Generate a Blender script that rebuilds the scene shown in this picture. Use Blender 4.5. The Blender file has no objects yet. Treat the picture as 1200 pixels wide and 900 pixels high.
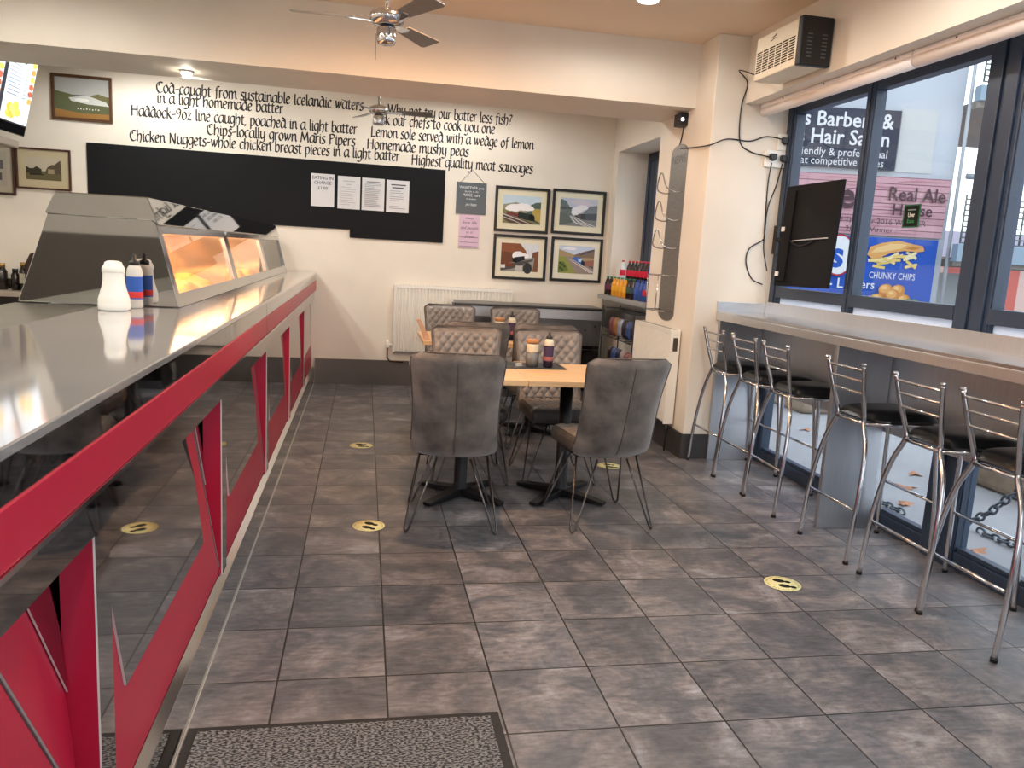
import bpy, bmesh, math, random
from mathutils import Vector, Matrix
random.seed(7)
PI = math.pi
scene = bpy.context.scene
col = scene.collection

# ------------------------------------------------------------------ camera
CAM_H = 1.42
F_PX = 918.867
YAW, PITCH, ROLL = 0.192491, 0.164700, -0.056818
cy, sy = math.cos(YAW), math.sin(YAW)
fwd = Vector((sy*math.cos(PITCH), cy*math.cos(PITCH), -math.sin(PITCH)))
rgt0 = Vector((cy, -sy, 0)); dwn0 = fwd.cross(rgt0)
rgt = rgt0*math.cos(ROLL) + dwn0*math.sin(ROLL)
dwn = -rgt0*math.sin(ROLL) + dwn0*math.cos(ROLL)
cam_data = bpy.data.cameras.new('camera')
cam_data.sensor_width = 36.0
cam_data.lens = F_PX/1200*36.0
cam_data.clip_start = 0.02
cam = bpy.data.objects.new('camera', cam_data)
col.objects.link(cam)
cam.matrix_world = Matrix(((rgt.x, -dwn.x, -fwd.x, 0), (rgt.y, -dwn.y, -fwd.y, 0), (rgt.z, -dwn.z, -fwd.z, CAM_H), (0, 0, 0, 1)))
scene.camera = cam

# ------------------------------------------------------------------ world, exposure
scene.view_settings.view_transform = 'Standard'
scene.view_settings.look = 'None'
scene.view_settings.gamma = 1
scene.view_settings.use_curve_mapping = False
scene.view_settings.exposure = 0.95
scene.cycles.use_denoising = True
scene.cycles.max_bounces = 10
scene.cycles.glossy_bounces = 6
scene.cycles.transparent_max_bounces = 16
world = bpy.data.worlds.new('overcast sky'); scene.world = world
world.use_nodes = True
wn = world.node_tree.nodes; wl = world.node_tree.links
bg = wn['Background']
tc = wn.new('ShaderNodeTexCoord'); sp = wn.new('ShaderNodeSeparateXYZ'); rp = wn.new('ShaderNodeValToRGB')
wl.new(tc.outputs['Generated'], sp.inputs[0]); wl.new(sp.outputs['Z'], rp.inputs[0]); wl.new(rp.outputs[0], bg.inputs[0])
rp.color_ramp.elements[0].position = 0.0; rp.color_ramp.elements[0].color = (0.88, 0.94, 1.0, 1)
rp.color_ramp.elements[1].position = 0.9; rp.color_ramp.elements[1].color = (0.74, 0.87, 1.0, 1)
bg.inputs[1].default_value = 1.55

WARM = (1.0, 0.95, 0.88)
DOWNLIGHT_W = 56.0
SPOT_W = 22.0
RANGE_W = 8.0

def lamp(name, loc, power, color, size=0.12, kind='SPOT', angle=150, rot=(0, 0, 0)):
    d = bpy.data.lights.new(name, kind); d.energy = power; d.color = color
    if kind == 'SPOT':
        d.shadow_soft_size = size; d.spot_size = math.radians(angle); d.spot_blend = 0.35
    elif kind == 'AREA':
        d.size = size
    else:
        d.shadow_soft_size = size
    o = bpy.data.objects.new(name, d); o.location = loc; o.rotation_euler = rot; col.objects.link(o)
    return o

# ------------------------------------------------------------------ materials
MATS = {}
def srgb(r, g, b):
    f = lambda c: (c/255/12.92) if c/255 <= 0.04045 else ((c/255+0.055)/1.055)**2.4
    return (f(r), f(g), f(b), 1)
def mat(name, rgb, rough=0.6, metal=0.0, noise=0.0, nscale=8.0, bump=0.0, bscale=60.0, emit=0.0, sheen=0.0, stretch=None, aniso=0.0, coat=0.0, spec=0.5):
    if name in MATS: return MATS[name]
    m = bpy.data.materials.new(name); m.use_nodes = True
    nt = m.node_tree; b = nt.nodes['Principled BSDF']
    c = srgb(*rgb)
    b.inputs['Base Color'].default_value = c
    b.inputs['Roughness'].default_value = rough
    b.inputs['Metallic'].default_value = metal
    b.inputs['Specular IOR Level'].default_value = spec
    if coat: b.inputs['Coat Weight'].default_value = coat; b.inputs['Coat Roughness'].default_value = 0.08
    if sheen: b.inputs['Sheen Weight'].default_value = sheen; b.inputs['Sheen Roughness'].default_value = 0.4
    if aniso: b.inputs['Anisotropic'].default_value = aniso
    if emit:
        b.inputs['Emission Color'].default_value = c; b.inputs['Emission Strength'].default_value = emit
    if noise or bump:
        co = nt.nodes.new('ShaderNodeTexCoord'); mp = nt.nodes.new('ShaderNodeMapping')
        nt.links.new(co.outputs['Object'], mp.inputs[0])
        if stretch: mp.inputs['Scale'].default_value = stretch
    if noise:
        n = nt.nodes.new('ShaderNodeTexNoise'); n.inputs['Scale'].default_value = nscale; n.inputs['Detail'].default_value = 6
        nt.links.new(mp.outputs[0], n.inputs['Vector'])
        r = nt.nodes.new('ShaderNodeValToRGB')
        r.color_ramp.elements[0].position = 0.3; r.color_ramp.elements[1].position = 0.7
        r.color_ramp.elements[0].color = [max(0, x*(1-noise)) for x in c[:3]] + [1]
        r.color_ramp.elements[1].color = [min(1, x*(1+noise)) for x in c[:3]] + [1]
        nt.links.new(n.outputs['Fac'], r.inputs[0]); nt.links.new(r.outputs[0], b.inputs['Base Color'])
    if bump:
        n2 = nt.nodes.new('ShaderNodeTexNoise'); n2.inputs['Scale'].default_value = bscale; n2.inputs['Detail'].default_value = 4
        nt.links.new(mp.outputs[0], n2.inputs['Vector'])
        bp = nt.nodes.new('ShaderNodeBump'); bp.inputs['Strength'].default_value = bump; bp.inputs['Distance'].default_value = 0.01
        nt.links.new(n2.outputs['Fac'], bp.inputs['Height']); nt.links.new(bp.outputs[0], b.inputs['Normal'])
    MATS[name] = m
    return m
def flat(rgb):                       # printed colours on signs and pictures
    return mat('print_%d_%d_%d' % rgb, rgb, 0.7, spec=0.2)
def glow(rgb, e):
    return mat('screen_%d_%d_%d' % rgb, rgb, 0.5, emit=e)
def thin_glass(name, tint=(1, 1, 1, 1), gloss=0.08, rough=0.02):
    m = bpy.data.materials.new(name); m.use_nodes = True; nt = m.node_tree; nt.nodes.clear()
    out = nt.nodes.new('ShaderNodeOutputMaterial'); mx = nt.nodes.new('ShaderNodeMixShader')
    t = nt.nodes.new('ShaderNodeBsdfTransparent'); g = nt.nodes.new('ShaderNodeBsdfGlossy')
    lw = nt.nodes.new('ShaderNodeLayerWeight'); lw.inputs['Blend'].default_value = 0.5
    pw = nt.nodes.new('ShaderNodeMath'); pw.operation = 'POWER'; pw.inputs[1].default_value = 4.0; nt.links.new(lw.outputs['Facing'], pw.inputs[0])
    fr = nt.nodes.new('ShaderNodeMath'); fr.operation = 'MULTIPLY_ADD'; fr.inputs[1].default_value = 0.5; fr.inputs[2].default_value = 0.02; nt.links.new(pw.outputs[0], fr.inputs[0])
    t.inputs[0].default_value = tint; g.inputs['Roughness'].default_value = rough
    nt.links.new(fr.outputs[0], mx.inputs[0]); nt.links.new(t.outputs[0], mx.inputs[1]); nt.links.new(g.outputs[0], mx.inputs[2])
    nt.links.new(mx.outputs[0], out.inputs[0])
    return m

wall_m = mat('cream emulsion', (230, 223, 210), 0.62, noise=0.03, nscale=3, bump=0.04, bscale=180)
ceil_m = mat('ceiling paint', (232, 214, 190), 0.6, bump=0.03, bscale=120)
anth = mat('anthracite aluminium', (46, 60, 80), 0.4, spec=0.5)
chrome = mat('chrome', (215, 215, 218), 0.13, 1.0)
mirror = mat('polished steel', (176, 178, 180), 0.03, 1.0)
steel_top = mat('worktop steel', (212, 212, 213), 0.075, 0.72, noise=0.05, nscale=4, bump=0.008, bscale=4)
brushed = mat('brushed steel', (218, 220, 224), 0.36, 1.0, noise=0.05, nscale=6, stretch=(1, 40, 1))
brushed_v = mat('brushed steel panel', (196, 199, 205), 0.42, 1.0, noise=0.06, nscale=5, stretch=(40, 40, 1))
dark_steel = mat('dull steel', (120, 118, 118), 0.35, 1.0, noise=0.1, nscale=5)
red = mat('crimson laminate', (172, 24, 56), 0.35)
black = mat('black plastic', (20, 20, 23), 0.4)
blackmatt = mat('matt black board', (16, 17, 20), 0.75, spec=0.25)
white_pl = mat('white plastic', (238, 238, 232), 0.35)
white_pt = mat('white enamel', (236, 234, 226), 0.35)
vinyl = mat('black vinyl', (13, 14, 18), 0.3, spec=0.35)
pine = mat('pale pine', (216, 180, 136), 0.4, noise=0.12, nscale=5, stretch=(1, 14, 14))
iron = mat('black iron', (28, 28, 31), 0.45, 0.3)
gun = mat('gunmetal rod', (92, 88, 86), 0.3, 0.9)
velvet = mat('grey brown velvet', (102, 94, 88), 0.75, noise=0.6, nscale=8, bump=0.45, bscale=210, sheen=0.7)
leath = mat('quilted grey leather', (128, 121, 115), 0.32, noise=0.2, nscale=10, bump=0.1, bscale=120)
seatv = mat('dark seat leather', (74, 69, 66), 0.4, noise=0.3, nscale=9, bump=0.15, bscale=120)
seamc = mat('seam piping', (80, 73, 70), 0.6)
skirt_m = mat('slate skirting', (58, 56, 56), 0.4, noise=0.2, nscale=10)
window_glass = thin_glass('window glass')
cab_glass = thin_glass('cabinet glass', (1.0, 0.97, 0.93, 1))
ink = mat('black lettering paint', (26, 22, 24), 0.6)
gloss_black = mat('gloss black', (12, 12, 14), 0.12)

# ------------------------------------------------------------------ mesh helpers
class MB:
    def __init__(s): s.v = []; s.f = []; s.m = []; s.sm = []
    def face(s, idx, m=0, smooth=False): s.f.append(tuple(idx)); s.m.append(m); s.sm.append(smooth)
    def box(s, x0, x1, y0, y1, z0, z1, m=0):
        b = len(s.v)
        s.v += [Vector(p) for p in ((x0, y0, z0), (x1, y0, z0), (x1, y1, z0), (x0, y1, z0), (x0, y0, z1), (x1, y0, z1), (x1, y1, z1), (x0, y1, z1))]
        for q in ((3, 2, 1, 0), (4, 5, 6, 7), (0, 1, 5, 4), (1, 2, 6, 5), (2, 3, 7, 6), (3, 0, 4, 7)): s.face([b+i for i in q], m)
        return s
    def prism(s, pts, ext, m=0, mside=None):
        b = len(s.v); n = len(pts); e = Vector(ext)
        P = [Vector(p) for p in pts]
        s.v += P + [p+e for p in P]
        nrm = Vector((0, 0, 0))
        for i in range(n): nrm += P[i].cross(P[(i+1) % n])
        flip = nrm.dot(e) > 0
        lo, hi = list(range(b, b+n)), list(range(b+n, b+2*n))
        s.face(lo[::-1] if flip else lo, m); s.face(hi if flip else hi[::-1], m)
        for i in range(n):
            j = (i+1) % n
            q = (b+i, b+j, b+n+j, b+n+i)
            s.face(q if flip else q[::-1], m if mside is None else mside)
        return s
    def poly(s, pts, m=0):
        b = len(s.v); s.v += [Vector(p) for p in pts]; s.face(range(b, b+len(pts)), m); return s
    def tube(s, pts, r, n=10, m=0, closed=False, caps=True):
        P = [Vector(p) for p in pts]; k = len(P); b = len(s.v)
        up = None; rs = r if isinstance(r, (list, tuple)) else [r]*k
        for i in range(k):
            if closed: t = (P[(i+1) % k]-P[i-1])
            else: t = P[min(i+1, k-1)]-P[max(i-1, 0)]
            t.normalize()
            if up is None:
                up = t.orthogonal().normalized()
            else:
                up = (up - t*up.dot(t)); up.normalize()
            w = t.cross(up)
            for a in range(n):
                an = 2*PI*a/n
                s.v.append(P[i] + (up*math.cos(an)+w*math.sin(an))*rs[i])
        rng = range(k if closed else k-1)
        for i in rng:
            j = (i+1) % k
            for a in range(n):
                c = (a+1) % n
                s.face((b+i*n+a, b+i*n+c, b+j*n+c, b+j*n+a), m, True)
        if caps and not closed:
            s.face([b+a for a in range(n)][::-1], m); s.face([b+(k-1)*n+a for a in range(n)], m)
        return s
    def lathe(s, prof, n=24, c=(0, 0, 0), m=0, smooth=True, axis='z'):
        b = len(s.v); k = len(prof)
        for r, z in prof:
            for a in range(n):
                an = 2*PI*a/n
                x, y = r*math.cos(an), r*math.sin(an)
                p = (x, y, z) if axis == 'z' else ((z, x, y) if axis == 'x' else (y, z, x))
                s.v.append(Vector(c)+Vector(p))
        for i in range(k-1):
            for a in range(n):
                d = (a+1) % n
                s.face((b+i*n+a, b+i*n+d, b+(i+1)*n+d, b+(i+1)*n+a), m, smooth)
        s.face([b+a for a in range(n)][::-1], m); s.face([b+(k-1)*n+a for a in range(n)], m)
        return s
    def grid(s, fn, nu, nv, m=0, smooth=True, flip=False):
        b = len(s.v)
        for j in range(nv+1):
            for i in range(nu+1): s.v.append(Vector(fn(i/nu, j/nv)))
        for j in range(nv):
            for i in range(nu):
                q = (b+j*(nu+1)+i, b+j*(nu+1)+i+1, b+(j+1)*(nu+1)+i+1, b+(j+1)*(nu+1)+i)
                s.face(q[::-1] if flip else q, m, smooth)
        return b
    def text(s, txt, org, u, v, size, m=0, align='LEFT', width=None, shear=0.0, bold=0.0):
        c = bpy.data.curves.new('t', 'FONT'); c.body = txt; c.size = 1.0; c.align_x = align; c.shear = shear; c.offset = bold; c.resolution_u = 2
        o = bpy.data.objects.new('t', c); col.objects.link(o)
        dg = bpy.context.evaluated_depsgraph_get(); ev = o.evaluated_get(dg); me = ev.to_mesh()
        U, V, O = Vector(u), Vector(v), Vector(org)
        xs = [p.co.x for p in me.vertices]
        kx = size
        if width and xs: kx = width/max(1e-6, max(xs)-min(xs))
        b = len(s.v)
        s.v += [O+U*(p.co.x*kx)+V*(p.co.y*size) for p in me.vertices]
        nr = U.cross(V)
        for f in me.polygons: s.face([b+i for i in f.vertices], m)
        ev.to_mesh_clear()
        bpy.data.objects.remove(o); bpy.data.curves.remove(c)
        return s
    def xf(s, M, start=0):
        for i in range(start, len(s.v)): s.v[i] = M @ s.v[i]
        return s
    def build(s, name, mats, parent=None, bevel=0.0, seg=2, world=True, sub=0):
        me = bpy.data.meshes.new(name)
        off = Vector((0, 0, 0))
        if parent is not None and world:
            p = parent
            while p is not None: off += p.location; p = p.parent
        me.from_pydata([tuple(p-off) for p in s.v], [], s.f)
        for mm in (mats if isinstance(mats, (list, tuple)) else [mats]): me.materials.append(mm)
        for i, pl in enumerate(me.polygons): pl.material_index = s.m[i]; pl.use_smooth = s.sm[i]
        me.update()
        o = bpy.data.objects.new(name, me); col.objects.link(o)
        if parent is not None: o.parent = parent
        if bevel:
            bv = o.modifiers.new('bevel', 'BEVEL'); bv.width = bevel; bv.segments = seg; bv.limit_method = 'ANGLE'; bv.angle_limit = 0.7
            bv.harden_normals = False
        if sub:
            sb = o.modifiers.new('sub', 'SUBSURF'); sb.levels = sub; sb.render_levels = sub
        return o

def thing(name, label, cat, loc=(0, 0, 0), group=None):
    o = bpy.data.objects.new(name, None); o.location = loc; o.empty_display_size = 0.1; col.objects.link(o)
    o['label'] = label; o['category'] = cat
    if group: o['group'] = group
    return o
def tag(o, label, cat, group=None, kind=None):
    o['label'] = label; o['category'] = cat
    if group: o['group'] = group
    if kind: o['kind'] = kind
    return o
def struct(o, label=None):
    o['kind'] = 'structure'
    if label: o['label'] = label
    return o
def copy_tree(root):
    def rec(o, parent):
        c = o.copy(); col.objects.link(c)
        if parent is not None: c.parent = parent
        for ch in list(o.children): rec(ch, c)
        return c
    return rec(root, None)
def spline(pts, k=6):
    P = [Vector(p) for p in pts]; out = []
    for i in range(len(P)-1):
        p0 = P[max(i-1, 0)]; p1 = P[i]; p2 = P[i+1]; p3 = P[min(i+2, len(P)-1)]
        for j in range(k):
            t = j/k
            out.append(0.5*((2*p1)+(p2-p0)*t+(2*p0-5*p1+4*p2-p3)*t*t+(3*p1-p0-3*p2+p3)*t**3))
    out.append(P[-1]); return out

class Art:
    """flat printed artwork: coloured polygons and text on a rectangle (u right, v up, unit coordinates times w,h)"""
    def __init__(s, org, u, v, w, h, bgc, step=0.0004, em=0.0, dim=1.0):
        s.o = Vector(org); s.u = Vector(u); s.v = Vector(v); s.n = s.u.cross(s.v).normalized(); s.w = w; s.h = h
        s.mb = MB(); s.mats = []; s.k = 0; s.step = step; s.em = em; s.dim = dim
        s.rect(0, 0, 1, 1, bgc)
    def mi(s, c):
        c = tuple(int(x*s.dim) for x in c)
        m = glow(c, s.em) if s.em else flat(c)
        if m not in s.mats: s.mats.append(m)
        return s.mats.index(m)
    def pt(s, a, b): return s.o+s.u*(a*s.w)+s.v*(b*s.h)+s.n*(s.k*s.step)
    def p(s, c, pts): s.mb.poly([s.pt(a, b) for a, b in pts], s.mi(c)); s.k += 1; return s
    def rect(s, a0, b0, a1, b1, c): return s.p(c, [(a0, b0), (a1, b0), (a1, b1), (a0, b1)])
    def ell(s, c, a, b, ra, rb, n=20, rot=0.0):
        return s.p(c, [(a+ra*math.cos(t)*math.cos(rot)-rb*math.sin(t)*math.sin(rot)*s.h/s.w, b+rb*math.sin(t)*math.cos(rot)+ra*math.cos(t)*math.sin(rot)*s.w/s.h) for t in [2*PI*i/n for i in range(n)]])
    def blob(s, c, a, b, ra, rb, seed, n=18, j=0.25):
        r = random.Random(seed)
        return s.p(c, [(a+ra*math.cos(t)*(1+j*(r.random()-.5)), b+rb*math.sin(t)*(1+j*(r.random()-.5))) for t in [2*PI*i/n for i in range(n)]])
    def t(s, c, txt, a, b, size, align='LEFT', width=None, shear=0, bold=0.0):
        s.mb.text(txt, s.pt(a, b), s.u, s.v, size, s.mi(c), align, width, shear, bold); s.k += 1; return s
    def build(s, name, parent=None, **k): return s.mb.build(name, s.mats, parent, **k)

# ================================================================== SETTING
def tile_material():
    m = bpy.data.materials.new('slate floor tiles'); m.use_nodes = True; nt = m.node_tree; L = nt.links
    b = nt.nodes['Principled BSDF']
    co = nt.nodes.new('ShaderNodeTexCoord'); mp = nt.nodes.new('ShaderNodeMapping')
    mp.inputs['Location'].default_value = (0.2455, -3.1747, 0)
    L.new(co.outputs['Object'], mp.inputs[0])
    br = nt.nodes.new('ShaderNodeTexBrick'); br.offset = 0.0; br.squash = 1.0
    for k, v in (('Scale', 1.0), ('Mortar Size', 0.0036), ('Mortar Smooth', 0.3), ('Bias', 0.0), ('Brick Width', 0.35085), ('Row Height', 0.35895)): br.inputs[k].default_value = v
    br.inputs['Color1'].default_value = (0.85, 0.85, 0.85, 1); br.inputs['Color2'].default_value = (1.15, 1.15, 1.15, 1); br.inputs['Mortar'].default_value = (1, 1, 1, 1)
    L.new(mp.outputs[0], br.inputs['Vector'])
    n1 = nt.nodes.new('ShaderNodeTexNoise'); n1.inputs['Scale'].default_value = 3.8; n1.inputs['Detail'].default_value = 8; n1.inputs['Roughness'].default_value = 0.65; n1.inputs['Distortion'].default_value = 0.6
    sc_ = nt.nodes.new('ShaderNodeVectorMath'); sc_.operation = 'MULTIPLY_ADD'; sc_.inputs[1].default_value = (37, 53, 0); L.new(br.outputs['Color'], sc_.inputs[0]); L.new(co.outputs['Object'], sc_.inputs[2])
    L.new(sc_.outputs[0], n1.inputs['Vector'])
    r1 = nt.nodes.new('ShaderNodeValToRGB'); e = r1.color_ramp.elements
    e[0].position = 0.3; e[0].color = srgb(80, 81, 85); e[1].position = 0.72; e[1].color = srgb(156, 157, 163)
    x = e.new(0.45); x.color = srgb(95, 96, 101); x = e.new(0.57); x.color = srgb(122, 118, 118)
    L.new(n1.outputs['Fac'], r1.inputs[0])
    n2 = nt.nodes.new('ShaderNodeTexNoise'); n2.inputs['Scale'].default_value = 26; n2.inputs['Detail'].default_value = 8; n2.inputs['Roughness'].default_value = 0.7
    mp2 = nt.nodes.new('ShaderNodeMapping'); mp2.inputs['Scale'].default_value = (0.5, 1.6, 1); L.new(sc_.outputs[0], mp2.inputs[0]); L.new(mp2.outputs[0], n2.inputs['Vector'])
    r2 = nt.nodes.new('ShaderNodeValToRGB'); r2.color_ramp.elements[0].position = 0.35; r2.color_ramp.elements[0].color = (0.62, 0.62, 0.64, 1); r2.color_ramp.elements[1].position = 0.68; r2.color_ramp.elements[1].color = (1.36, 1.35, 1.34, 1)
    L.new(n2.outputs['Fac'], r2.inputs[0])
    def mul(a, bb):
        mx = nt.nodes.new('ShaderNodeMix'); mx.data_type = 'RGBA'; mx.blend_type = 'MULTIPLY'; mx.inputs[0].default_value = 1; mx.clamp_result = False
        L.new(a, mx.inputs[6]); L.new(bb, mx.inputs[7]); return mx.outputs[2]
    c = mul(mul(r1.outputs[0], r2.outputs[0]), br.outputs['Color'])
    mo = nt.nodes.new('ShaderNodeMix'); mo.data_type = 'RGBA'; mo.inputs[7].default_value = srgb(30, 28, 28)
    L.new(br.outputs['Fac'], mo.inputs[0]); L.new(c, mo.inputs[6]); L.new(mo.outputs[2], b.inputs['Base Color'])
    rr = nt.nodes.new('ShaderNodeMapRange'); rr.inputs[1].default_value = 0.3; rr.inputs[2].default_value = 0.7; rr.inputs[3].default_value = 0.30; rr.inputs[4].default_value = 0.48
    L.new(n2.outputs['Fac'], rr.inputs[0]); L.new(rr.outputs[0], b.inputs['Roughness'])
    sub = nt.nodes.new('ShaderNodeMath'); sub.operation = 'MULTIPLY_ADD'; sub.inputs[1].default_value = -0.9; L.new(br.outputs['Fac'], sub.inputs[0]); L.new(n2.outputs['Fac'], sub.inputs[2])
    bp = nt.nodes.new('ShaderNodeBump'); bp.inputs['Strength'].default_value = 0.35; bp.inputs['Distance'].default_value = 0.004
    L.new(sub.outputs[0], bp.inputs['Height']); L.new(bp.outputs[0], b.inputs['Normal'])
    b.inputs['Specular IOR Level'].default_value = 0.55
    return m
XL, XR, YF, YB, ZC = -3.6, 2.95, -1.6, 8.15, 2.97
struct(MB().box(XL-.15, 3.0, YF-.15, YB+.15, -.06, 0).build('floor', tile_material()))
struct(MB().box(XL-.15, 3.0, YF-.15, YB+.15, ZC, ZC+.12).build('ceiling', ceil_m))
struct(MB().box(XL-.15, 3.0, YB, YB+.15, 0, ZC).build('wall_back', wall_m))
struct(MB().box(XL-.15, XL, YF-.15, YB, 0, ZC).build('wall_left', wall_m))
struct(MB().box(XL, 2.33, 5.6, 6.27, 2.53, ZC).build('ceiling_beam', wall_m))
struct(MB().box(2.33, 3.0, 5.29, 6.27, 0, ZC).build('pillar', wall_m, bevel=.006))
struct(MB().box(2.56, 3.0, YF, 5.29, 2.53, ZC).build('wall_right', wall_m))
w = MB(); w.box(2.54, 3.0, 6.27, 8.15, 2.51, ZC); w.box(2.54, 3.0, 8.0, 8.15, 0, 2.51); w.box(2.54, 3.0, 6.27, 8.0, 0, 1.0); w.box(2.54, 3.0, 6.27, 6.36, 1.0, 2.51)
struct(w.build('wall_right_alcove', wall_m))
w = MB(); w.box(XL, -.4, YF-.15, YF, 0, ZC); w.box(2.2, 3.0, YF-.15, YF, 0, ZC); w.box(-.4, 2.2, YF-.15, YF, 2.45, ZC); w.box(-.4, 2.2, YF-.15, YF, 0, .5)
struct(w.build('wall_front', wall_m))
fw = MB()
for x in (-.4, .86, 2.12): fw.box(x, x+.08, YF-.11, YF-.03, .5, 2.45)
fw.box(-.32, 2.12, YF-.11, YF-.03, .5, .58); fw.box(-.32, 2.12, YF-.11, YF-.03, 2.37, 2.45)
fo = struct(fw.build('window_6', anth))
MB().box(-.32, 2.12, YF-.075, YF-.065, .58, 2.37).build('pane', window_glass, fo)

m = MB(); m.box(XL, -.4, YF+.0005, YF+.02, 0, 1.38); m.box(-.4, 2.2, YF+.0005, YF+.02, 0, .5); m.box(2.2, 2.88, YF+.0005, YF+.02, 0, 1.38)
struct(m.build('trim_added', mat('added dark dado', (112, 106, 96), .5)))  # unseen dark band, added so the display's steel end panel reflects it

# skirting and kick boards
s = MB(); s.box(-.47, .86, 8.125, YB, 0, .25, 0); s.box(-.47, .86, 8.12, YB, .25, .258, 0)
struct(s.build('baseboard_back', mat('kick board steel', (112, 106, 100), .45, .6)))
s = MB(); s.box(2.315, 2.33, 5.275, 6.2, 0, .185); s.box(2.33, 2.52, 5.275, 5.29, 0, .185)
struct(s.build('baseboard_pillar', skirt_m))
s = MB(); s.box(-.4765, -.4725, .2, 8.12, 0, .003)
struct(s.build('trim_1', mat('pale sealant', (170, 168, 162), 0.5)))

# window wall on the right: posts, rails, panes
def film_material():
    m = bpy.data.materials.new('frosted film'); m.use_nodes = True; nt = m.node_tree; nt.nodes.clear()
    o = nt.nodes.new('ShaderNodeOutputMaterial'); mx = nt.nodes.new('ShaderNodeMixShader'); a = nt.nodes.new('ShaderNodeBsdfTranslucent'); b = nt.nodes.new('ShaderNodeBsdfDiffuse')
    a.inputs[0].default_value = (.92, .95, 1, 1); b.inputs[0].default_value = (.85, .88, .93, 1); mx.inputs[0].default_value = 0.35
    nt.links.new(a.outputs[0], mx.inputs[1]); nt.links.new(b.outputs[0], mx.inputs[2]); nt.links.new(mx.outputs[0], o.inputs[0]); return m
film = film_material()
WX0, WX1 = 2.905, 2.975
bays = [(4.388, 5.20), (3.455, 4.33), (2.02, 3.23), (0.75, 1.85), (-1.45, 0.58)]
edges = [(5.20, 5.285), (4.33, 4.388), (3.23, 3.455), (1.85, 2.02), (.58, .75)]
for i, ((y0, y1), (e0, e1)) in enumerate(zip(bays, edges)):
    m = MB()
    m.box(WX0, WX1, y0, y1, 0, .085); m.box(WX0, WX1, y0, y1, 2.478, 2.53); m.box(WX0-.01, WX1, y0, y1, 1.215, 1.288)
    # stepped posts
    m.box(WX0-.008, WX1, e0, e1, 0, 2.53)
    m.box(WX0, WX1, y1-.006, y1, .085, 2.478); m.box(WX0, WX1, y0, y0+.006, .085, 2.478)
    m.box(WX0+.012, WX1-.012, y0+.006, y1-.006, .085, .11)
    if e1-e0 > .2:
        m.box(WX0-.022, WX0-.008, e0+.025, e0+.10, 0, 2.53); m.box(WX0-.022, WX0-.008, e1-.10, e1-.025, 0, 2.53)
    elif e1-e0 > .05:
        m.box(WX0-.016, WX0-.008, e0+.025, e1, 0, 2.53)
    fr = struct(m.build('window_%d' % (i+1), anth, bevel=.003))
    MB().box(2.937, 2.943, y0+.006, y1-.006, 1.288, 2.478).build('upper_pane', window_glass, fr)
    MB().box(2.937, 2.943, y0+.006, y1-.006, .11, 1.215).build('lower_pane', window_glass, fr)
    MB().box(2.931, 2.936, y0+.006, y1-.006, 1.09, 1.215).build('frosted_film', film, fr)
if True:
    m = MB(); m.box(WX0-.02, 3.0, -1.6, -1.45, 0, 2.53); struct(m.build('wall_right_end', wall_m))
# alcove window
m = MB(); m.box(2.86, 2.94, 7.93, 8.0, 1.055, 2.51); m.box(2.87, 2.93, 7.74, 7.82, 1.055, 2.51); m.box(2.86, 2.94, 7.0, 7.06, 1.055, 2.51); m.box(2.86, 2.94, 6.36, 6.44, 1.055, 2.51); m.box(2.86, 2.94, 6.44, 7.93, 2.43, 2.51); m.box(2.86, 2.94, 6.44, 7.93, 1.055, 1.12)
m.box(2.868, 2.935, 7.82, 7.93, 1.12, 2.43)
fr = struct(m.build('window_7', anth)); MB().box(2.897, 2.903, 6.44, 7.93, 1.12, 2.43).build('pane', window_glass, fr)

# ------------------------------------------------------------------ outside
pave = mat('outside paving', (142, 142, 145), 0.8, noise=0.08, nscale=2.5, bump=0.2, bscale=12)
struct(MB().box(3.0, 60, -30, 60, -.16, -.06).build('pavement', pave))
nE = Vector((sy, cy, 0)); hE = Vector((cy, -sy, 0)); uz = Vector((0, 0, 1)); DE = 11.5
def E(r, z, d=0.0): return nE*(DE-d)+hE*r+uz*z
def ebox(mb, r0, r1, z0, z1, d0, d1, m=0): mb.prism([E(r0, z0, d0), E(r1, z0, d0), E(r1, z1, d0), E(r0, z1, d0)], nE*(d0-d1), m)
render_m = mat('white render', (160, 166, 174), 0.8, noise=0.05, nscale=1.2)
bd = thing('rendered_building', 'tall white rendered building outside the window carrying three banners', 'building', E(3.5, -.06, -2))
m = MB(); ebox(m, .5, 6.08, -.06, 7.5, 0, -4); m.build('wall', render_m, bd)
m = MB(); ebox(m, 5.24, 5.75, 2.86, 3.72, .008, 0); m.build('cream_patch', mat('cream render', (168, 170, 170), .8), bd)
m = MB(); m.tube([E(6.12, -.06, .08), E(6.12, 7, .08)], .025, 10); m.build('drain_pipe', mat('pale pipe', (150, 156, 162), .5), bd)
# banners
def banner(name, label, r0, r1, z0, z1, colr, d=.05):
    root = thing(name, label, 'banner', E(r0, z0, d), 'banners on the building outside')
    m = MB(); ebox(m, r0, r1, z0, z1, d, d-.02); m.build('banner_sheet', flat(tuple(int(x*.79) for x in colr)), root)
    a = Art(E(r0, z0, d+.002), hE, uz, r1-r0, z1-z0, colr, step=.001, dim=.79)
    return root, a
def ctext(a, c, s, r, z, size, r0, z0, **k): a.t(c, s, (r-r0)/a.w, (z-z0)/a.h, size, **k)
rt, a = banner('barber_banner', 'dark slate banner advertising a barbers and hair salon, topmost of the three', 3.55, 5.21, 2.87, 3.68, (58, 64, 82))
W = (240, 242, 246)
ctext(a, W, 's Barbers &', 3.86, 3.43, .285, 3.55, 2.87, width=1.26, bold=.016)
ctext(a, W, 's Hair Salon', 3.80, 3.19, .285, 3.55, 2.87, width=1.28, bold=.016)
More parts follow.
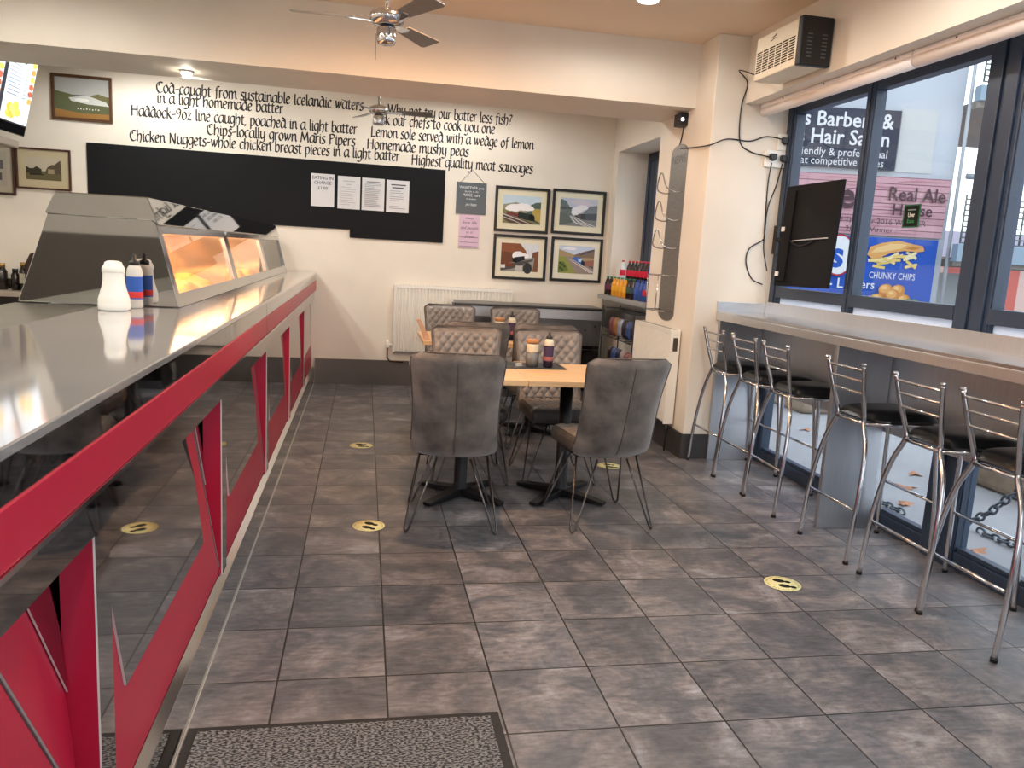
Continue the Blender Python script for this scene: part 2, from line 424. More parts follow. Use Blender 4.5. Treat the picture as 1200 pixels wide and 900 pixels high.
ctext(a, W, 'friendly & professional', 3.78, 3.03, .155, 3.55, 2.87, width=1.30)
ctext(a, W, 's at competitive prices', 3.78, 2.905, .155, 3.55, 2.87, width=1.26)
a.build('printing', rt)
rt, a = banner('ale_house_banner', 'pink plank patterned banner reading Real Ale House, middle of the three', 2.6, 6.0, 1.97, 2.78, (214, 172, 180))
rr = random.Random(3)
for k in range(9):
    b0 = k/9; sh = rr.randint(-14, 10)
    a.rect(0, b0, 1, b0+1/9-.012, (214+sh, 168+sh, 178+sh)); a.rect(0, b0+1/9-.012, 1, b0+1/9, (150, 100, 112))
    for q in range(5):
        x0 = rr.random()*.8; a.p((196+sh, 140+sh, 152+sh), [(x0, b0+.03), (x0+.1+rr.random()*.1, b0+.045), (x0+.2, b0+.05), (x0+.08, b0+.07)])
DK = (92, 66, 74)
ctext(a, DK, 'e', 4.44, 2.33, .52, 2.6, 1.97, bold=.02)
ctext(a, DK, 'Real Ale', 5.14, 2.46, .27, 2.6, 1.97, width=.80, bold=.012)
ctext(a, DK, 'House', 5.22, 2.26, .23, 2.6, 1.97, width=.56, bold=.012)
ctext(a, DK, 'Of The Year 2016 WINNER', 4.42, 2.12, .115, 2.6, 1.97, width=1.3)
ctext(a, DK, 'n   2016 Winner', 4.42, 2.01, .10, 2.6, 1.97, width=.85)
a.build('printing', rt)
rt, a = banner('fish_and_chips_banner', 'bright blue banner with battered fish, chips and nuggets, lowest of the three', 3.3, 5.97, .75, 1.94, (44, 92, 196))
def B(r, z): return ((r-3.3)/2.67, (z-.75)/1.19)
def bell(c, r, z, rr_, rz, rot=0): x, y = B(r, z); a.ell(c, x, y, rr_/2.67, rz/1.19, 20, rot)
for i in range(24):
    q = random.Random(i); r = 5.02+q.random()*.62; z = 1.56+q.random()*.16-(.05 if r < 5.2 else 0); an = q.uniform(-.6, .6); l = .09; t = .019
    d = Vector((math.cos(an), math.sin(an))); nn = Vector((-d.y, d.x))
    a.p([(246, 222, 150), (238, 206, 122), (250, 234, 184)][i % 3], [B(r+d.x*s1*l+nn.x*s2*t, z+d.y*s1*l+nn.y*s2*t) for s1, s2 in ((-1, -1), (1, -1), (1, 1), (-1, 1))])
a.p((228, 170, 102), [B(*q) for q in ((4.97, 1.69), (5.0, 1.80), (5.15, 1.86), (5.4, 1.91), (5.6, 1.87), (5.75, 1.85), (5.78, 1.78), (5.68, 1.76), (5.5, 1.77), (5.3, 1.73), (5.15, 1.65), (5.05, 1.63))])
a.p((246, 204, 140), [B(*q) for q in ((5.02, 1.72), (5.1, 1.80), (5.3, 1.86), (5.52, 1.86), (5.45, 1.80), (5.2, 1.74))])
a.p((200, 130, 62), [B(*q) for q in ((5.5, 1.80), (5.6, 1.84), (5.72, 1.82), (5.62, 1.79))])
ctext(a, W, 'CHUNKY CHIPS', 5.03, 1.36, .135, 3.3, .75, width=.66)
ctext(a, W, 'gers', 4.86, 1.21, .17, 3.3, .75, width=.27, bold=.01)
ctext(a, W, 'ens', 4.86, 1.03, .17, 3.3, .75, width=.24, bold=.01)
for i, (r, z, q) in enumerate(((5.2, 1.06, .12), (5.38, 1.04, .12), (5.56, 1.07, .11), (5.3, 1.2, .11), (5.47, 1.2, .1), (5.4, 1.13, .1))):
    bell((206, 138, 70), r, z, q, .09); bell((234, 172, 98), r-.02, z+.02, q*.75, .06); bell((248, 204, 140), r-.03, z+.035, q*.35, .025)
for r, z in ((5.66, 1.0), (5.72, 1.06), (5.64, 1.06)): bell((96, 150, 70), r, z, .05, .04)
for c, q in (((190, 40, 60), 1.24), ((240, 242, 248), 1.14)):
    bell(c, 4.30, 1.66, .19*q, .24*q); bell(c, 4.56, 1.66, .17*q, .24*q)
bell((44, 92, 196), 4.30, 1.66, .1, .14)
ctext(a, (44, 92, 196), 's', 4.43, 1.50, .52, 3.3, .75, bold=.03)
ctext(a, W, '- L', 4.45, 1.2, .2, 3.3, .75, bold=.01)
a.build('printing', rt)
# fire escape beside the building
stl = mat('pale painted steel', (120, 138, 152), .5)
fe = thing('fire_escape', 'pale blue steel fire escape with mesh panels beside the white building', 'fire escape', E(7.4, -.06, .2))
m = MB()
for r in (6.75, 7.9, 9.2): m.tube([E(r, -.06, .25), E(r, 4.7, .25)], .045, 8)
m.build('posts', stl, fe)
m = MB(); ebox(m, 6.1, 9.6, 3.82, 4.02, .35, .2); ebox(m, 6.1, 9.6, 1.66, 1.9, .35, .2); m.build('beams', stl, fe)
m = MB(); ebox(m, 6.2, 9.6, 3.76, 3.86, .2, -3.2); ebox(m, 6.2, 9.6, 1.6, 1.7, .2, -1.2); m.build('deck', mat('deck underside', (150, 142, 134), .8), fe)
m = MB(); m.tube([E(6.1, 2.82, .3), E(9.6, 2.82, .3)], .04, 8); m.tube([E(6.2, 4.75, .3), E(9.6, 4.75, .3)], .03, 8); m.build('handrail', mat('rail steel', (110, 122, 130), .5), fe)
m = MB()
for z0, z1 in ((1.92, 2.58), (4.08, 4.72)):
    k = 0
    while 6.15+k*.075 < 9.2:
        r = 6.16+k*.075; m.tube([E(r, z0, .27), E(r, z1, .27)], .013, 4); k += 1
    z = z0
    while z < z1: m.tube([E(6.15, z, .27), E(9.2, z, .27)], .013, 4); z += .075
m.build('mesh_panel', mat('mesh wire', (92, 104, 100), .5), fe)
m = MB(); ebox(m, 6.2, 6.9, -.06, 1.5, -.6, -2); m.build('vent_box', mat('grey block', (150, 156, 160), .7), fe)
brick = bpy.data.materials.new('red brick'); brick.use_nodes = True
bt = brick.node_tree.nodes.new('ShaderNodeTexBrick'); bt.inputs['Color1'].default_value = srgb(190, 92, 80); bt.inputs['Color2'].default_value = srgb(172, 78, 70); bt.inputs['Mortar'].default_value = srgb(200, 170, 160); bt.inputs['Scale'].default_value = 4
brick.node_tree.links.new(bt.outputs[0], brick.node_tree.nodes['Principled BSDF'].inputs[0])
bh = thing('brick_building', 'low red brick building with a slate roof behind the fire escape', 'building', E(12, -.06, -6))
m = MB(); ebox(m, 8.6, 18, -.06, 1.85, -5, -9); m.build('wall', brick, bh)
m = MB(); m.prism([E(8.4, 1.85, -4.8), E(8.4, 2.5, -7), E(8.4, 1.85, -9.2)], hE*9.8); m.build('roof', mat('slate roof', (120, 112, 128), .7), bh)
# stone blocks, chain and leaves on the pavement
stone = mat('weathered stone', (132, 116, 98), .9, noise=.35, nscale=5, bump=.4, bscale=14)
def stone_block(label, x0, x1, y0, y1, h, seed):
    m = MB(); q = random.Random(seed); nx = 5; ny = 5
    m.box(x0, x1, y0, y1, -.06, h)
    o = m.build('stone_planter', stone, bevel=.05, seg=3); tag(o, label, 'stone planter', 'stone planters outside')
stone_block('rough brown stone planter on the paving beyond the stool nearest the camera', 4.42, 6.0, 4.1, 4.98, .42, 1)
stone_block('rough brown stone planter on the paving beyond the third stool from the pillar', 4.5, 6.4, 7.3, 8.4, .3, 2)
def chain(pts, label):
    P = spline(pts, 10); m = MB(); L = .055; acc = 0; k = 0; nxt = L*.5
    for i in range(len(P)-1):
        seg = (P[i+1]-P[i]); l = seg.length
        while acc+l >= nxt:
            c = P[i]+seg*((nxt-acc)/l); t = seg.normalized(); up = Vector((0, 0, 1)); s1 = t.cross(up).normalized(); s2 = t.cross(s1)
            w_ = s1 if k % 2 else s2
            ring = [c+t*(.036*math.cos(a_))+w_*(.021*math.sin(a_)) for a_ in [2*PI*j/12 for j in range(12)]]
            m.tube(ring, .0075, 6, closed=True); nxt += L; k += 1
        acc += l
    tag(m.build('chain', mat('galvanised chain', (96, 104, 112), .4, .8)), label, 'chain', 'chains between the posts outside')
chain([(3.6, 3.95, -.03), (3.6, 3.78, .09), (3.6, 3.66, .22), (3.6, 3.4, .45), (3.6, 3.1, .62)], 'grey steel chain rising steeply outside the window behind the end stool')
chain([(3.62, 3.86, -.045), (3.62, 3.72, -.045), (3.62, 3.5, .0), (3.62, 3.25, .14), (3.62, 3.1, .3)], 'grey steel chain sagging to the paving below the steeper chain')
chain([(3.36, 4.78, -.035), (3.36, 4.5, -.045), (3.36, 4.2, -.045)], 'grey steel chain lying on the paving behind the fifth stool from the pillar')
m = MB(); m.tube([(3.6, 3.08, -.06), (3.6, 3.08, .75)], .03, 12); m.lathe([(.001, .75), (.045, .76), (.04, .80), (.001, .82)], 12, (3.6, 3.08, 0))
tag(m.build('bollard', mat('galvanised chain', (96, 104, 112), .4, .8)), 'short steel post outside that holds the two chains', 'post')
leafm = mat('fallen leaf', (168, 116, 84), .8)
for i, (x, y, rz, where) in enumerate(((3.36, 3.57, .3, 'on the paving just below the sagging chain'), (4.13, 5.08, 1.2, 'farthest out of the three behind the fifth stool from the pillar'), (3.81, 4.75, 2.2, 'middle of the three behind the fifth stool from the pillar'), (3.52, 4.38, 4.0, 'nearest the glass behind the fifth stool from the pillar'), (4.11, 6.55, .8, 'on the paving seen under the third stool from the pillar'))):
    m = MB(); pts = []
    for k in range(20):
        t = 2*PI*k/20; r = .085*(1 if k % 4 == 0 else .45 if k % 2 == 0 else .62)
        pts.append((x+r*math.cos(t+rz), y+r*math.sin(t+rz)*.8, -.056+.012*math.cos(t*2)))
    b = len(m.v); m.v += [Vector(p_) for p_ in pts]+[Vector((x, y, -.050))]
    for k in range(20): m.face((b+k, b+(k+1) % 20, b+20), 0)
    o = m.build('fallen_leaf', leafm); sd = o.modifiers.new('thick', 'SOLIDIFY'); sd.thickness = .003
    tag(o, 'dry brown fallen leaf '+where, 'leaf', 'fallen leaves outside')

# ================================================================== SERVING COUNTER
def profile_prism(mb, xz, y0, y1, m=0):
    mb.prism([(x, y0, z) for x, z in xz], (0, y1-y0, 0), m)
ctr = thing('serving_counter', 'long polished steel serving counter with a crimson band and zigzag front panels', 'counter', (-.75, 4.1, 0))
Y0c, Y1c = .19, 8.12
m = MB(); m.box(-1.0, -.60, Y0c, Y1c, 0, 1.10); m.build('carcass', dark_steel, ctr)
m = MB(); m.box(-1.0, -.462, Y0c, Y1c, 1.112, 1.130); m.build('countertop', steel_top, ctr, bevel=.003)
m = MB(); m.box(-1.32, -1.003, Y0c, 3.332, 1.10, 1.127); m.build('rear_worktop', mat('olive steel', (150, 148, 134), .3, 1.0, noise=.08, nscale=5), ctr, bevel=.002)
m = MB(); m.box(-1.32, -1.003, Y0c, 8.12, 0.85, 1.099); m.build('range_base', dark_steel, ctr)
m = MB()
for a_, b_ in ((Y0c, 4.03), (4.034, Y1c)): m.box(-.60, -.468, a_, b_, 1.046, 1.1118)
m.build('fascia', mirror, ctr, bevel=.002)
m = MB()
for a_, b_ in ((Y0c, 4.03), (4.034, Y1c)): m.box(-.60, -.466, a_, b_, .956, 1.0455)
m.build('crimson_band', red, ctr, bevel=.003)
m = MB(); m.box(-.60, -.463, Y0c, Y1c, .946, .9555); m.build('trim_strip', chrome, ctr)
m = MB(); m.box(-.60, -.482, Y0c, Y1c, .856, .9455); m.build('mirror_band', mirror, ctr)
m = MB(); m.box(-.60, -.477, Y0c, Y1c, .0, .160); m.build('kick_plate', mirror, ctr)
m = MB(); m.prism([(-.476, Y0c, .1605), (-.476, Y0c, .168), (-.50, Y0c, .186), (-.60, Y0c, .186), (-.60, Y0c, .1605)], (0, Y1c-Y0c, 0)); m.build('kick_trim', chrome, ctr)
starts = [.19, 1.53, 2.89, 4.235, 5.555, 6.90, 8.12]
edge_w = mat('pale panel edge', (214, 212, 208), .4)
recess = red
for y0, y1 in zip(starts[:-1], starts[1:]):
    k = (y1-y0)/1.345
    def q(pts, x): return [(x, y0+a_*k, b_) for a_, b_ in pts]
    pn = MB(); pn.prism(q([(.088, .188), (1.343, .188), (1.343, .215), (.915, .854), (.088, .854)], -.50), (-.022, 0, 0))
    pan = pn.build('front_panel', red, ctr, bevel=.006)
    m = MB(); m.prism(q([(.0, .188), (.086, .188), (.086, .854), (0, .854)], -.488), (-.004, 0, 0), 0, 1); m.build('mirror_strip', [mirror, edge_w], pan)
    m = MB(); m.prism(q([(.0, .188), (.086, .188), (.086, .854), (0, .854)], -.4925), (-.06, 0, 0)); m.build('strip_core', red, pan)
    m = MB(); m.prism(q([(.086, .854), (.74, .854), (.92, .68), (1.04, .43), (.19, .43), (.112, .645), (.086, .70)], -.494), (-.0055, 0, 0), 0, 1); m.build('mirror_plate', [mirror, edge_w], pan)
    m = MB(); m.prism(q([(.755, .854), (.80, .854), (.93, .68), (.926, .676)], -.497), (-.0028, 0, 0)); m.build('shadow_gap', black, pan)
    # slanted edging and the recessed facet behind it
    m = MB(); m.prism(q([(.915, .854), (.921, .854), (1.3435, .226), (1.3435, .216)], -.499), (-.02, 0, 0), 0); m.build('slant_edging', [mat('grey edging', (120, 118, 118), .4)], pan)
    m = MB(); A_, B_, C_ = (-.523, y0+.915*k, .854), (-.523, y0+1.343*k, .215), (-.575, y0+1.343*k, .854)
    m.prism([A_, B_, C_], (-.02, 0, 0)); m.build('recessed_facet', recess, pan)
    def on(a_, b_): # point on the facet plane
        t = Vector(A_); n = (Vector(B_)-t).cross(Vector(C_)-t); yy, zz = y0+a_*k, b_
        x = t.x-(n.y*(yy-t.y)+n.z*(zz-t.z))/n.x; return (x+.006, yy, zz)
    m = MB(); m.prism([on(1.14, .853), on(1.340, .853), on(1.340, .535)], (-.004, 0, 0), 0, 1); m.build('mirror_wedge', [mirror, edge_w], pan)

# ------------------------------------------------------------------ heated display range
YA, YZ = 3.345, 7.80
rg = thing('heated_food_display', 'heated steel and glass food display standing on the serving counter', 'food warmer', (-1.0, 5.5, 1.13))
A0, B0 = Vector((-.722, 0, 1.1315)), Vector((-.806, 0, 1.457))
nS = Vector((B0.z-A0.z, 0, -(B0.x-A0.x))).normalized()
def sl(y, s_, d=0.0):
    p_ = A0.lerp(B0, s_)+nS*d; return Vector((p_.x, y, p_.z))
def slab(mb, y0, y1, s0, s1, d0, d1, m=0): mb.prism([sl(y0, s0, d1), sl(y1, s0, d1), sl(y1, s1, d1), sl(y0, s1, d1)], nS*(d0-d1), m)
prof_end = [(-.722, 1.1315), (-.806, 1.457), (-.84, 1.553), (-1.16, 1.553), (-1.19, 1.48), (-1.31, 1.1315)]
m = MB(); profile_prism(m, prof_end, YA-.012, YA); m.build('end_panel', mirror, rg, bevel=.003)
m = MB(); profile_prism(m, prof_end, YZ, YZ+.012); m.build('end_panel', mirror, rg, bevel=.003)
m = MB(); profile_prism(m, [(-.794, 1.452), (-.832, 1.556), (-1.163, 1.556), (-1.20, 1.478), (-1.19, 1.47), (-.82, 1.466)], YA-.018, YZ+.016); m.build('hood', mirror, rg, bevel=.004)
m = MB(); m.prism([(-1.30, YA, 1.14), (-1.185, YA, 1.468), (-1.175, YA, 1.465), (-1.285, YA, 1.14)], (0, YZ-YA, 0)); m.build('rear_panel', steel_top, rg)
m = MB(); m.box(-1.29, -.74, YA, YZ, 1.1315, 1.140); m.build('base_tray', steel_top, rg)
m = MB()
wins = [(YA+.05, 4.80), (4.95, 6.32), (6.50, YZ-.05)]
slab(m, YA, YZ, .0, .165, 0, -.022); slab(m, YA, YZ, .885, 1.0, 0, -.022)
for a_, b_ in ((YA, wins[0][0]), (wins[0][1], wins[1][0]-.05), (wins[1][1], wins[2][0]-.06), (wins[2][1], YZ)): slab(m, a_, b_, .165, .885, 0, -.022)
m.build('window_frame', mat('satin frame steel', (190, 190, 188), .22, 1.0), rg)
for q_ in ((wins[0][1]+.10, wins[1][0], .165, .885, -.004, -.022), (wins[1][1]+.12, wins[2][0], .165, .885, -.004, -.022), (wins[2][1]-.03, wins[2][1], .2, .885, .001, -.003)):
    m = MB(); slab(m, *q_); m.build('dark_stile', gloss_black, rg)
for a_, b_ in wins:
    m = MB(); slab(m, a_, b_, .165, .885, -.008, -.013); m.build('glass_pane', cab_glass, rg)
for y in (4.9, 6.43):
    m = MB(); m.box(-1.27, -.80, y-.01, y+.01, 1.14, 1.45); m.build('divider', steel_top, rg)
for a_, b_ in wins[:2]:
    m = MB(); m.tube([(-1.0, a_+.08, 1.44), (-1.0, b_-.08, 1.44)], .012, 10); m.build('heat_lamp', mat('heat lamp glow', (255, 190, 110), .5, emit=6), rg)
    L_ = lamp('heat lamp light', (-1.0, (a_+b_)/2, 1.425), RANGE_W, (1.0, .60, .33), .25, 'AREA'); L_.data.shape = 'RECTANGLE'; L_.data.size = .3; L_.data.size_y = b_-a_-.1
food = mat('battered food', (210, 148, 84), .6, noise=.3, nscale=30, bump=.6, bscale=50)
for (ya, yb), lab in zip(wins[:2], ('golden battered food heaped in the nearer heated bay', 'golden battered food heaped in the second heated bay')):
    q = random.Random(int(ya*100)); cs = [(q.uniform(-1.2, -.84), q.uniform(ya+.1, yb-.1), q.uniform(.03, .075), q.uniform(.06, .12)) for _ in range(34)]
    m = MB()
    def hh(u, v):
        x = -1.25+u*.46; y = ya+.04+v*(yb-ya-.08); z = .006
        for cx, cyy, h_, r_ in cs:
            d = ((x-cx)**2+(y-cyy)**2)/(r_*r_)
            if d < 1: z = max(z, h_*math.sqrt(1-d))
        e = min(u, 1-u, v, 1-v); return (x, y, 1.141+z*min(1, e*12))
    m.grid(hh, 22, 60); o = m.build('fried_food', food); tag(o, lab, 'fried food', kind='stuff')

# ------------------------------------------------------------------ shaker and vinegar bottle
t = thing('salt_shaker', 'white plastic waisted salt shaker at the near end of the heated display', 'salt shaker', (-.905, 3.13, 1.1305))
m = MB(); m.lathe([(.046, 0), (.054, .006), (.055, .022), (.0535, .032), (.055, .038), (.050, .055), (.041, .085), (.037, .11), (.036, .135), (.0365, .138)], 32, (-.905, 3.13, 1.1305)); m.build('body', white_pl, t)
m = MB(); m.lathe([(.0365, .138), (.039, .140), (.039, .155), (.034, .163), (.031, .168), (.029, .176), (.018, .181), (.001, .182)], 32, (-.905, 3.13, 1.1305)); m.build('lid', white_pl, t)
def sauce_bottle(loc, label, body_m, top_m, lab_rgb, lab2, k=1.0, group=None):
    x, y, z = loc
    t = thing('sauce_bottle', label, 'bottle', loc, group)
    m = MB(); m.lathe([(.024*k, 0), (.029*k, .004), (.029*k, .13*k), (.026*k, .15*k), (.018*k, .165*k)], 24, loc); m.build('body', body_m, t)
    m = MB(); m.lathe([(.0295*k, .035*k), (.0296*k, .036*k), (.0296*k, .12*k), (.0295*k, .121*k)], 24, loc, 0); 
    m.lathe([(.0297*k, .04*k), (.0299*k, .041*k), (.0299*k, .062*k), (.0297*k, .063*k)], 24, loc, 1); m.build('paper_label', [flat(lab_rgb), flat(lab2)], t)
    m = MB(); m.lathe([(.019*k, .163*k), (.019*k, .178*k), (.009*k, .183*k), (.006*k, .205*k), (.001, .207*k)], 20, loc); m.build('cap', top_m, t)
    return t
clearb = mat('cloudy bottle plastic', (206, 204, 198), .3)
sauce_bottle((-.868, 3.262, 1.1305), 'blue labelled vinegar bottle with black cap behind the white shaker', clearb, black, (58, 96, 178), (206, 64, 60))

# ------------------------------------------------------------------ menu screen
tvr = thing('menu_screen', 'wide menu display hanging over the counter at top left, lit with food prices', 'screen', (-2.75, 6.85, 2.47))
b0 = Vector((-2.80, 6.295, 2.145)); up = (Vector((-2.655, 0, 2.80))-Vector((-2.80, 0, 2.145))).normalized(); Hs = .67; Ws = 1.105
uy = Vector((0, 1, 0)); nn = uy.cross(up).normalized()
m = MB(); m.prism([b0, b0+uy*Ws, b0+uy*Ws+up*Hs, b0+up*Hs], -nn*.05); m.build('bezel', gloss_black, tvr, bevel=.006)
a = Art(b0+uy*.03+up*.075+nn*.0015, uy, up, Ws-.06, Hs-.12, (30, 32, 40), em=.4)
a.em = 0.42
for x0, x1 in ((.01, .485), (.515, .985)):
    a.rect(x0, .02, x1, .985, (226, 232, 240)); w_ = x1-x0
    a.rect(x0+.01, .86, x0+w_*.62, .965, (52, 138, 96)); a.rect(x0+.02, .9, x0+w_*.3, .94, (220, 240, 230))
    for i in range(9):
        y = .80-i*.052; a.rect(x0+.02, y, x0+w_*.5, y+.016, (130, 140, 160)); a.rect(x0+w_*.62, y, x0+w_*.74, y+.016, (120, 150, 150))
    for i, c in enumerate(((226, 178, 70), (206, 130, 60), (180, 190, 80), (196, 90, 60), (160, 80, 50), (214, 150, 80))):
        a.blob(c, x0+w_*.87, .9-i*.105, .038, .045, i)
    for i in range(7):
        a.blob([(240, 200, 90), (232, 180, 66), (248, 216, 120)][i % 3], x0+.1+.05*(i % 4), .12+.045*(i//2), .05, .06, 20+i)
a.build('lit_display', tvr)
m = MB(); m.tube([b0+uy*.55+up*.3-nn*.05, b0+uy*.55+up*.5-nn*.16, (-2.9, 6.85, 2.968)], .02, 10); m.build('ceiling_bracket', black, tvr)
m = MB(); m.box(-3.55, -2.84, 6.31, 7.4, 2.05, 2.11); o = m.build('canopy_ledge', mat('pale canopy', (150, 140, 128), .5), bevel=.01)
tag(o, 'pale canopy ledge on the left wall just below the menu screen', 'ledge')
# back counter with bottles far left
bc = thing('back_counter', 'dark back counter with a pale worktop against the back wall behind the range', 'counter', (-3.0, 7.85, 0))
m = MB(); m.box(-3.58, -2.3, 7.62, 8.14, 0, .80); m.build('carcass', gloss_black, bc)
m = MB(); m.box(-3.59, -2.28, 7.58, 8.14, .80, .845); m.build('worktop', mat('pale worktop', (168, 158, 144), .4), bc, bevel=.004)
m = MB(); m.box(-3.57, -2.3, 7.98, 8.14, .8455, .935); m.build('back_ledge', gloss_black, bc)
def jar(x, label, body, lidc, r, h, lab=None):
    t = thing('jar', label, 'jar', (x, 7.8, .8455), 'jars on the back counter')
    m = MB(); m.lathe([(r*.9, 0), (r, .006), (r, h*.7), (r*.7, h*.8), (r*.6, h*.86)], 18, (x, 7.8, .8455)); m.build('body', body, t)
    m = MB(); m.lathe([(r*.7, h*.85), (r*.7, h), (.001, h*1.005)], 18, (x, 7.8, .8455)); m.build('lid', lidc, t)
    if lab: m = MB(); m.lathe([(r*1.01, h*.25), (r*1.02, h*.26), (r*1.02, h*.6), (r*1.01, h*.61)], 18, (x, 7.8, .8455)); m.build('paper_label', lab, t)
gold = mat('gold lid', (170, 140, 80), .35, .8)
darkj = mat('dark glass jar', (34, 28, 26), .2)
jar(-3.19, 'wide dark jar with gold lid at the left end of the back counter', darkj, gold, .05, .235)
jar(-3.075, 'short black capped dark jar between two taller jars on the back counter', darkj, black, .035, .19)
jar(-3.005, 'slim dark bottle with pale label beside the coffee machine', darkj, gold, .036, .25, flat((206, 200, 180)))
t = thing('coffee_machine', 'dark brown coffee machine on the back counter beside the jars', 'coffee machine', (-2.87, 7.8, .8455))
m = MB(); m.prism([(-2.95, 7.66, .8455), (-2.95, 7.66, 1.08), (-2.90, 7.66, 1.19), (-2.74, 7.66, 1.19), (-2.74, 7.66, .8455)], (0, .3, 0)); m.build('body', mat('brown plastic', (50, 32, 28), .35), t, bevel=.02)
m = MB(); m.lathe([(.03, 1.185), (.032, 1.22), (.001, 1.222)], 12, (-2.83, 7.81, 0)); m.build('lid', black, t)

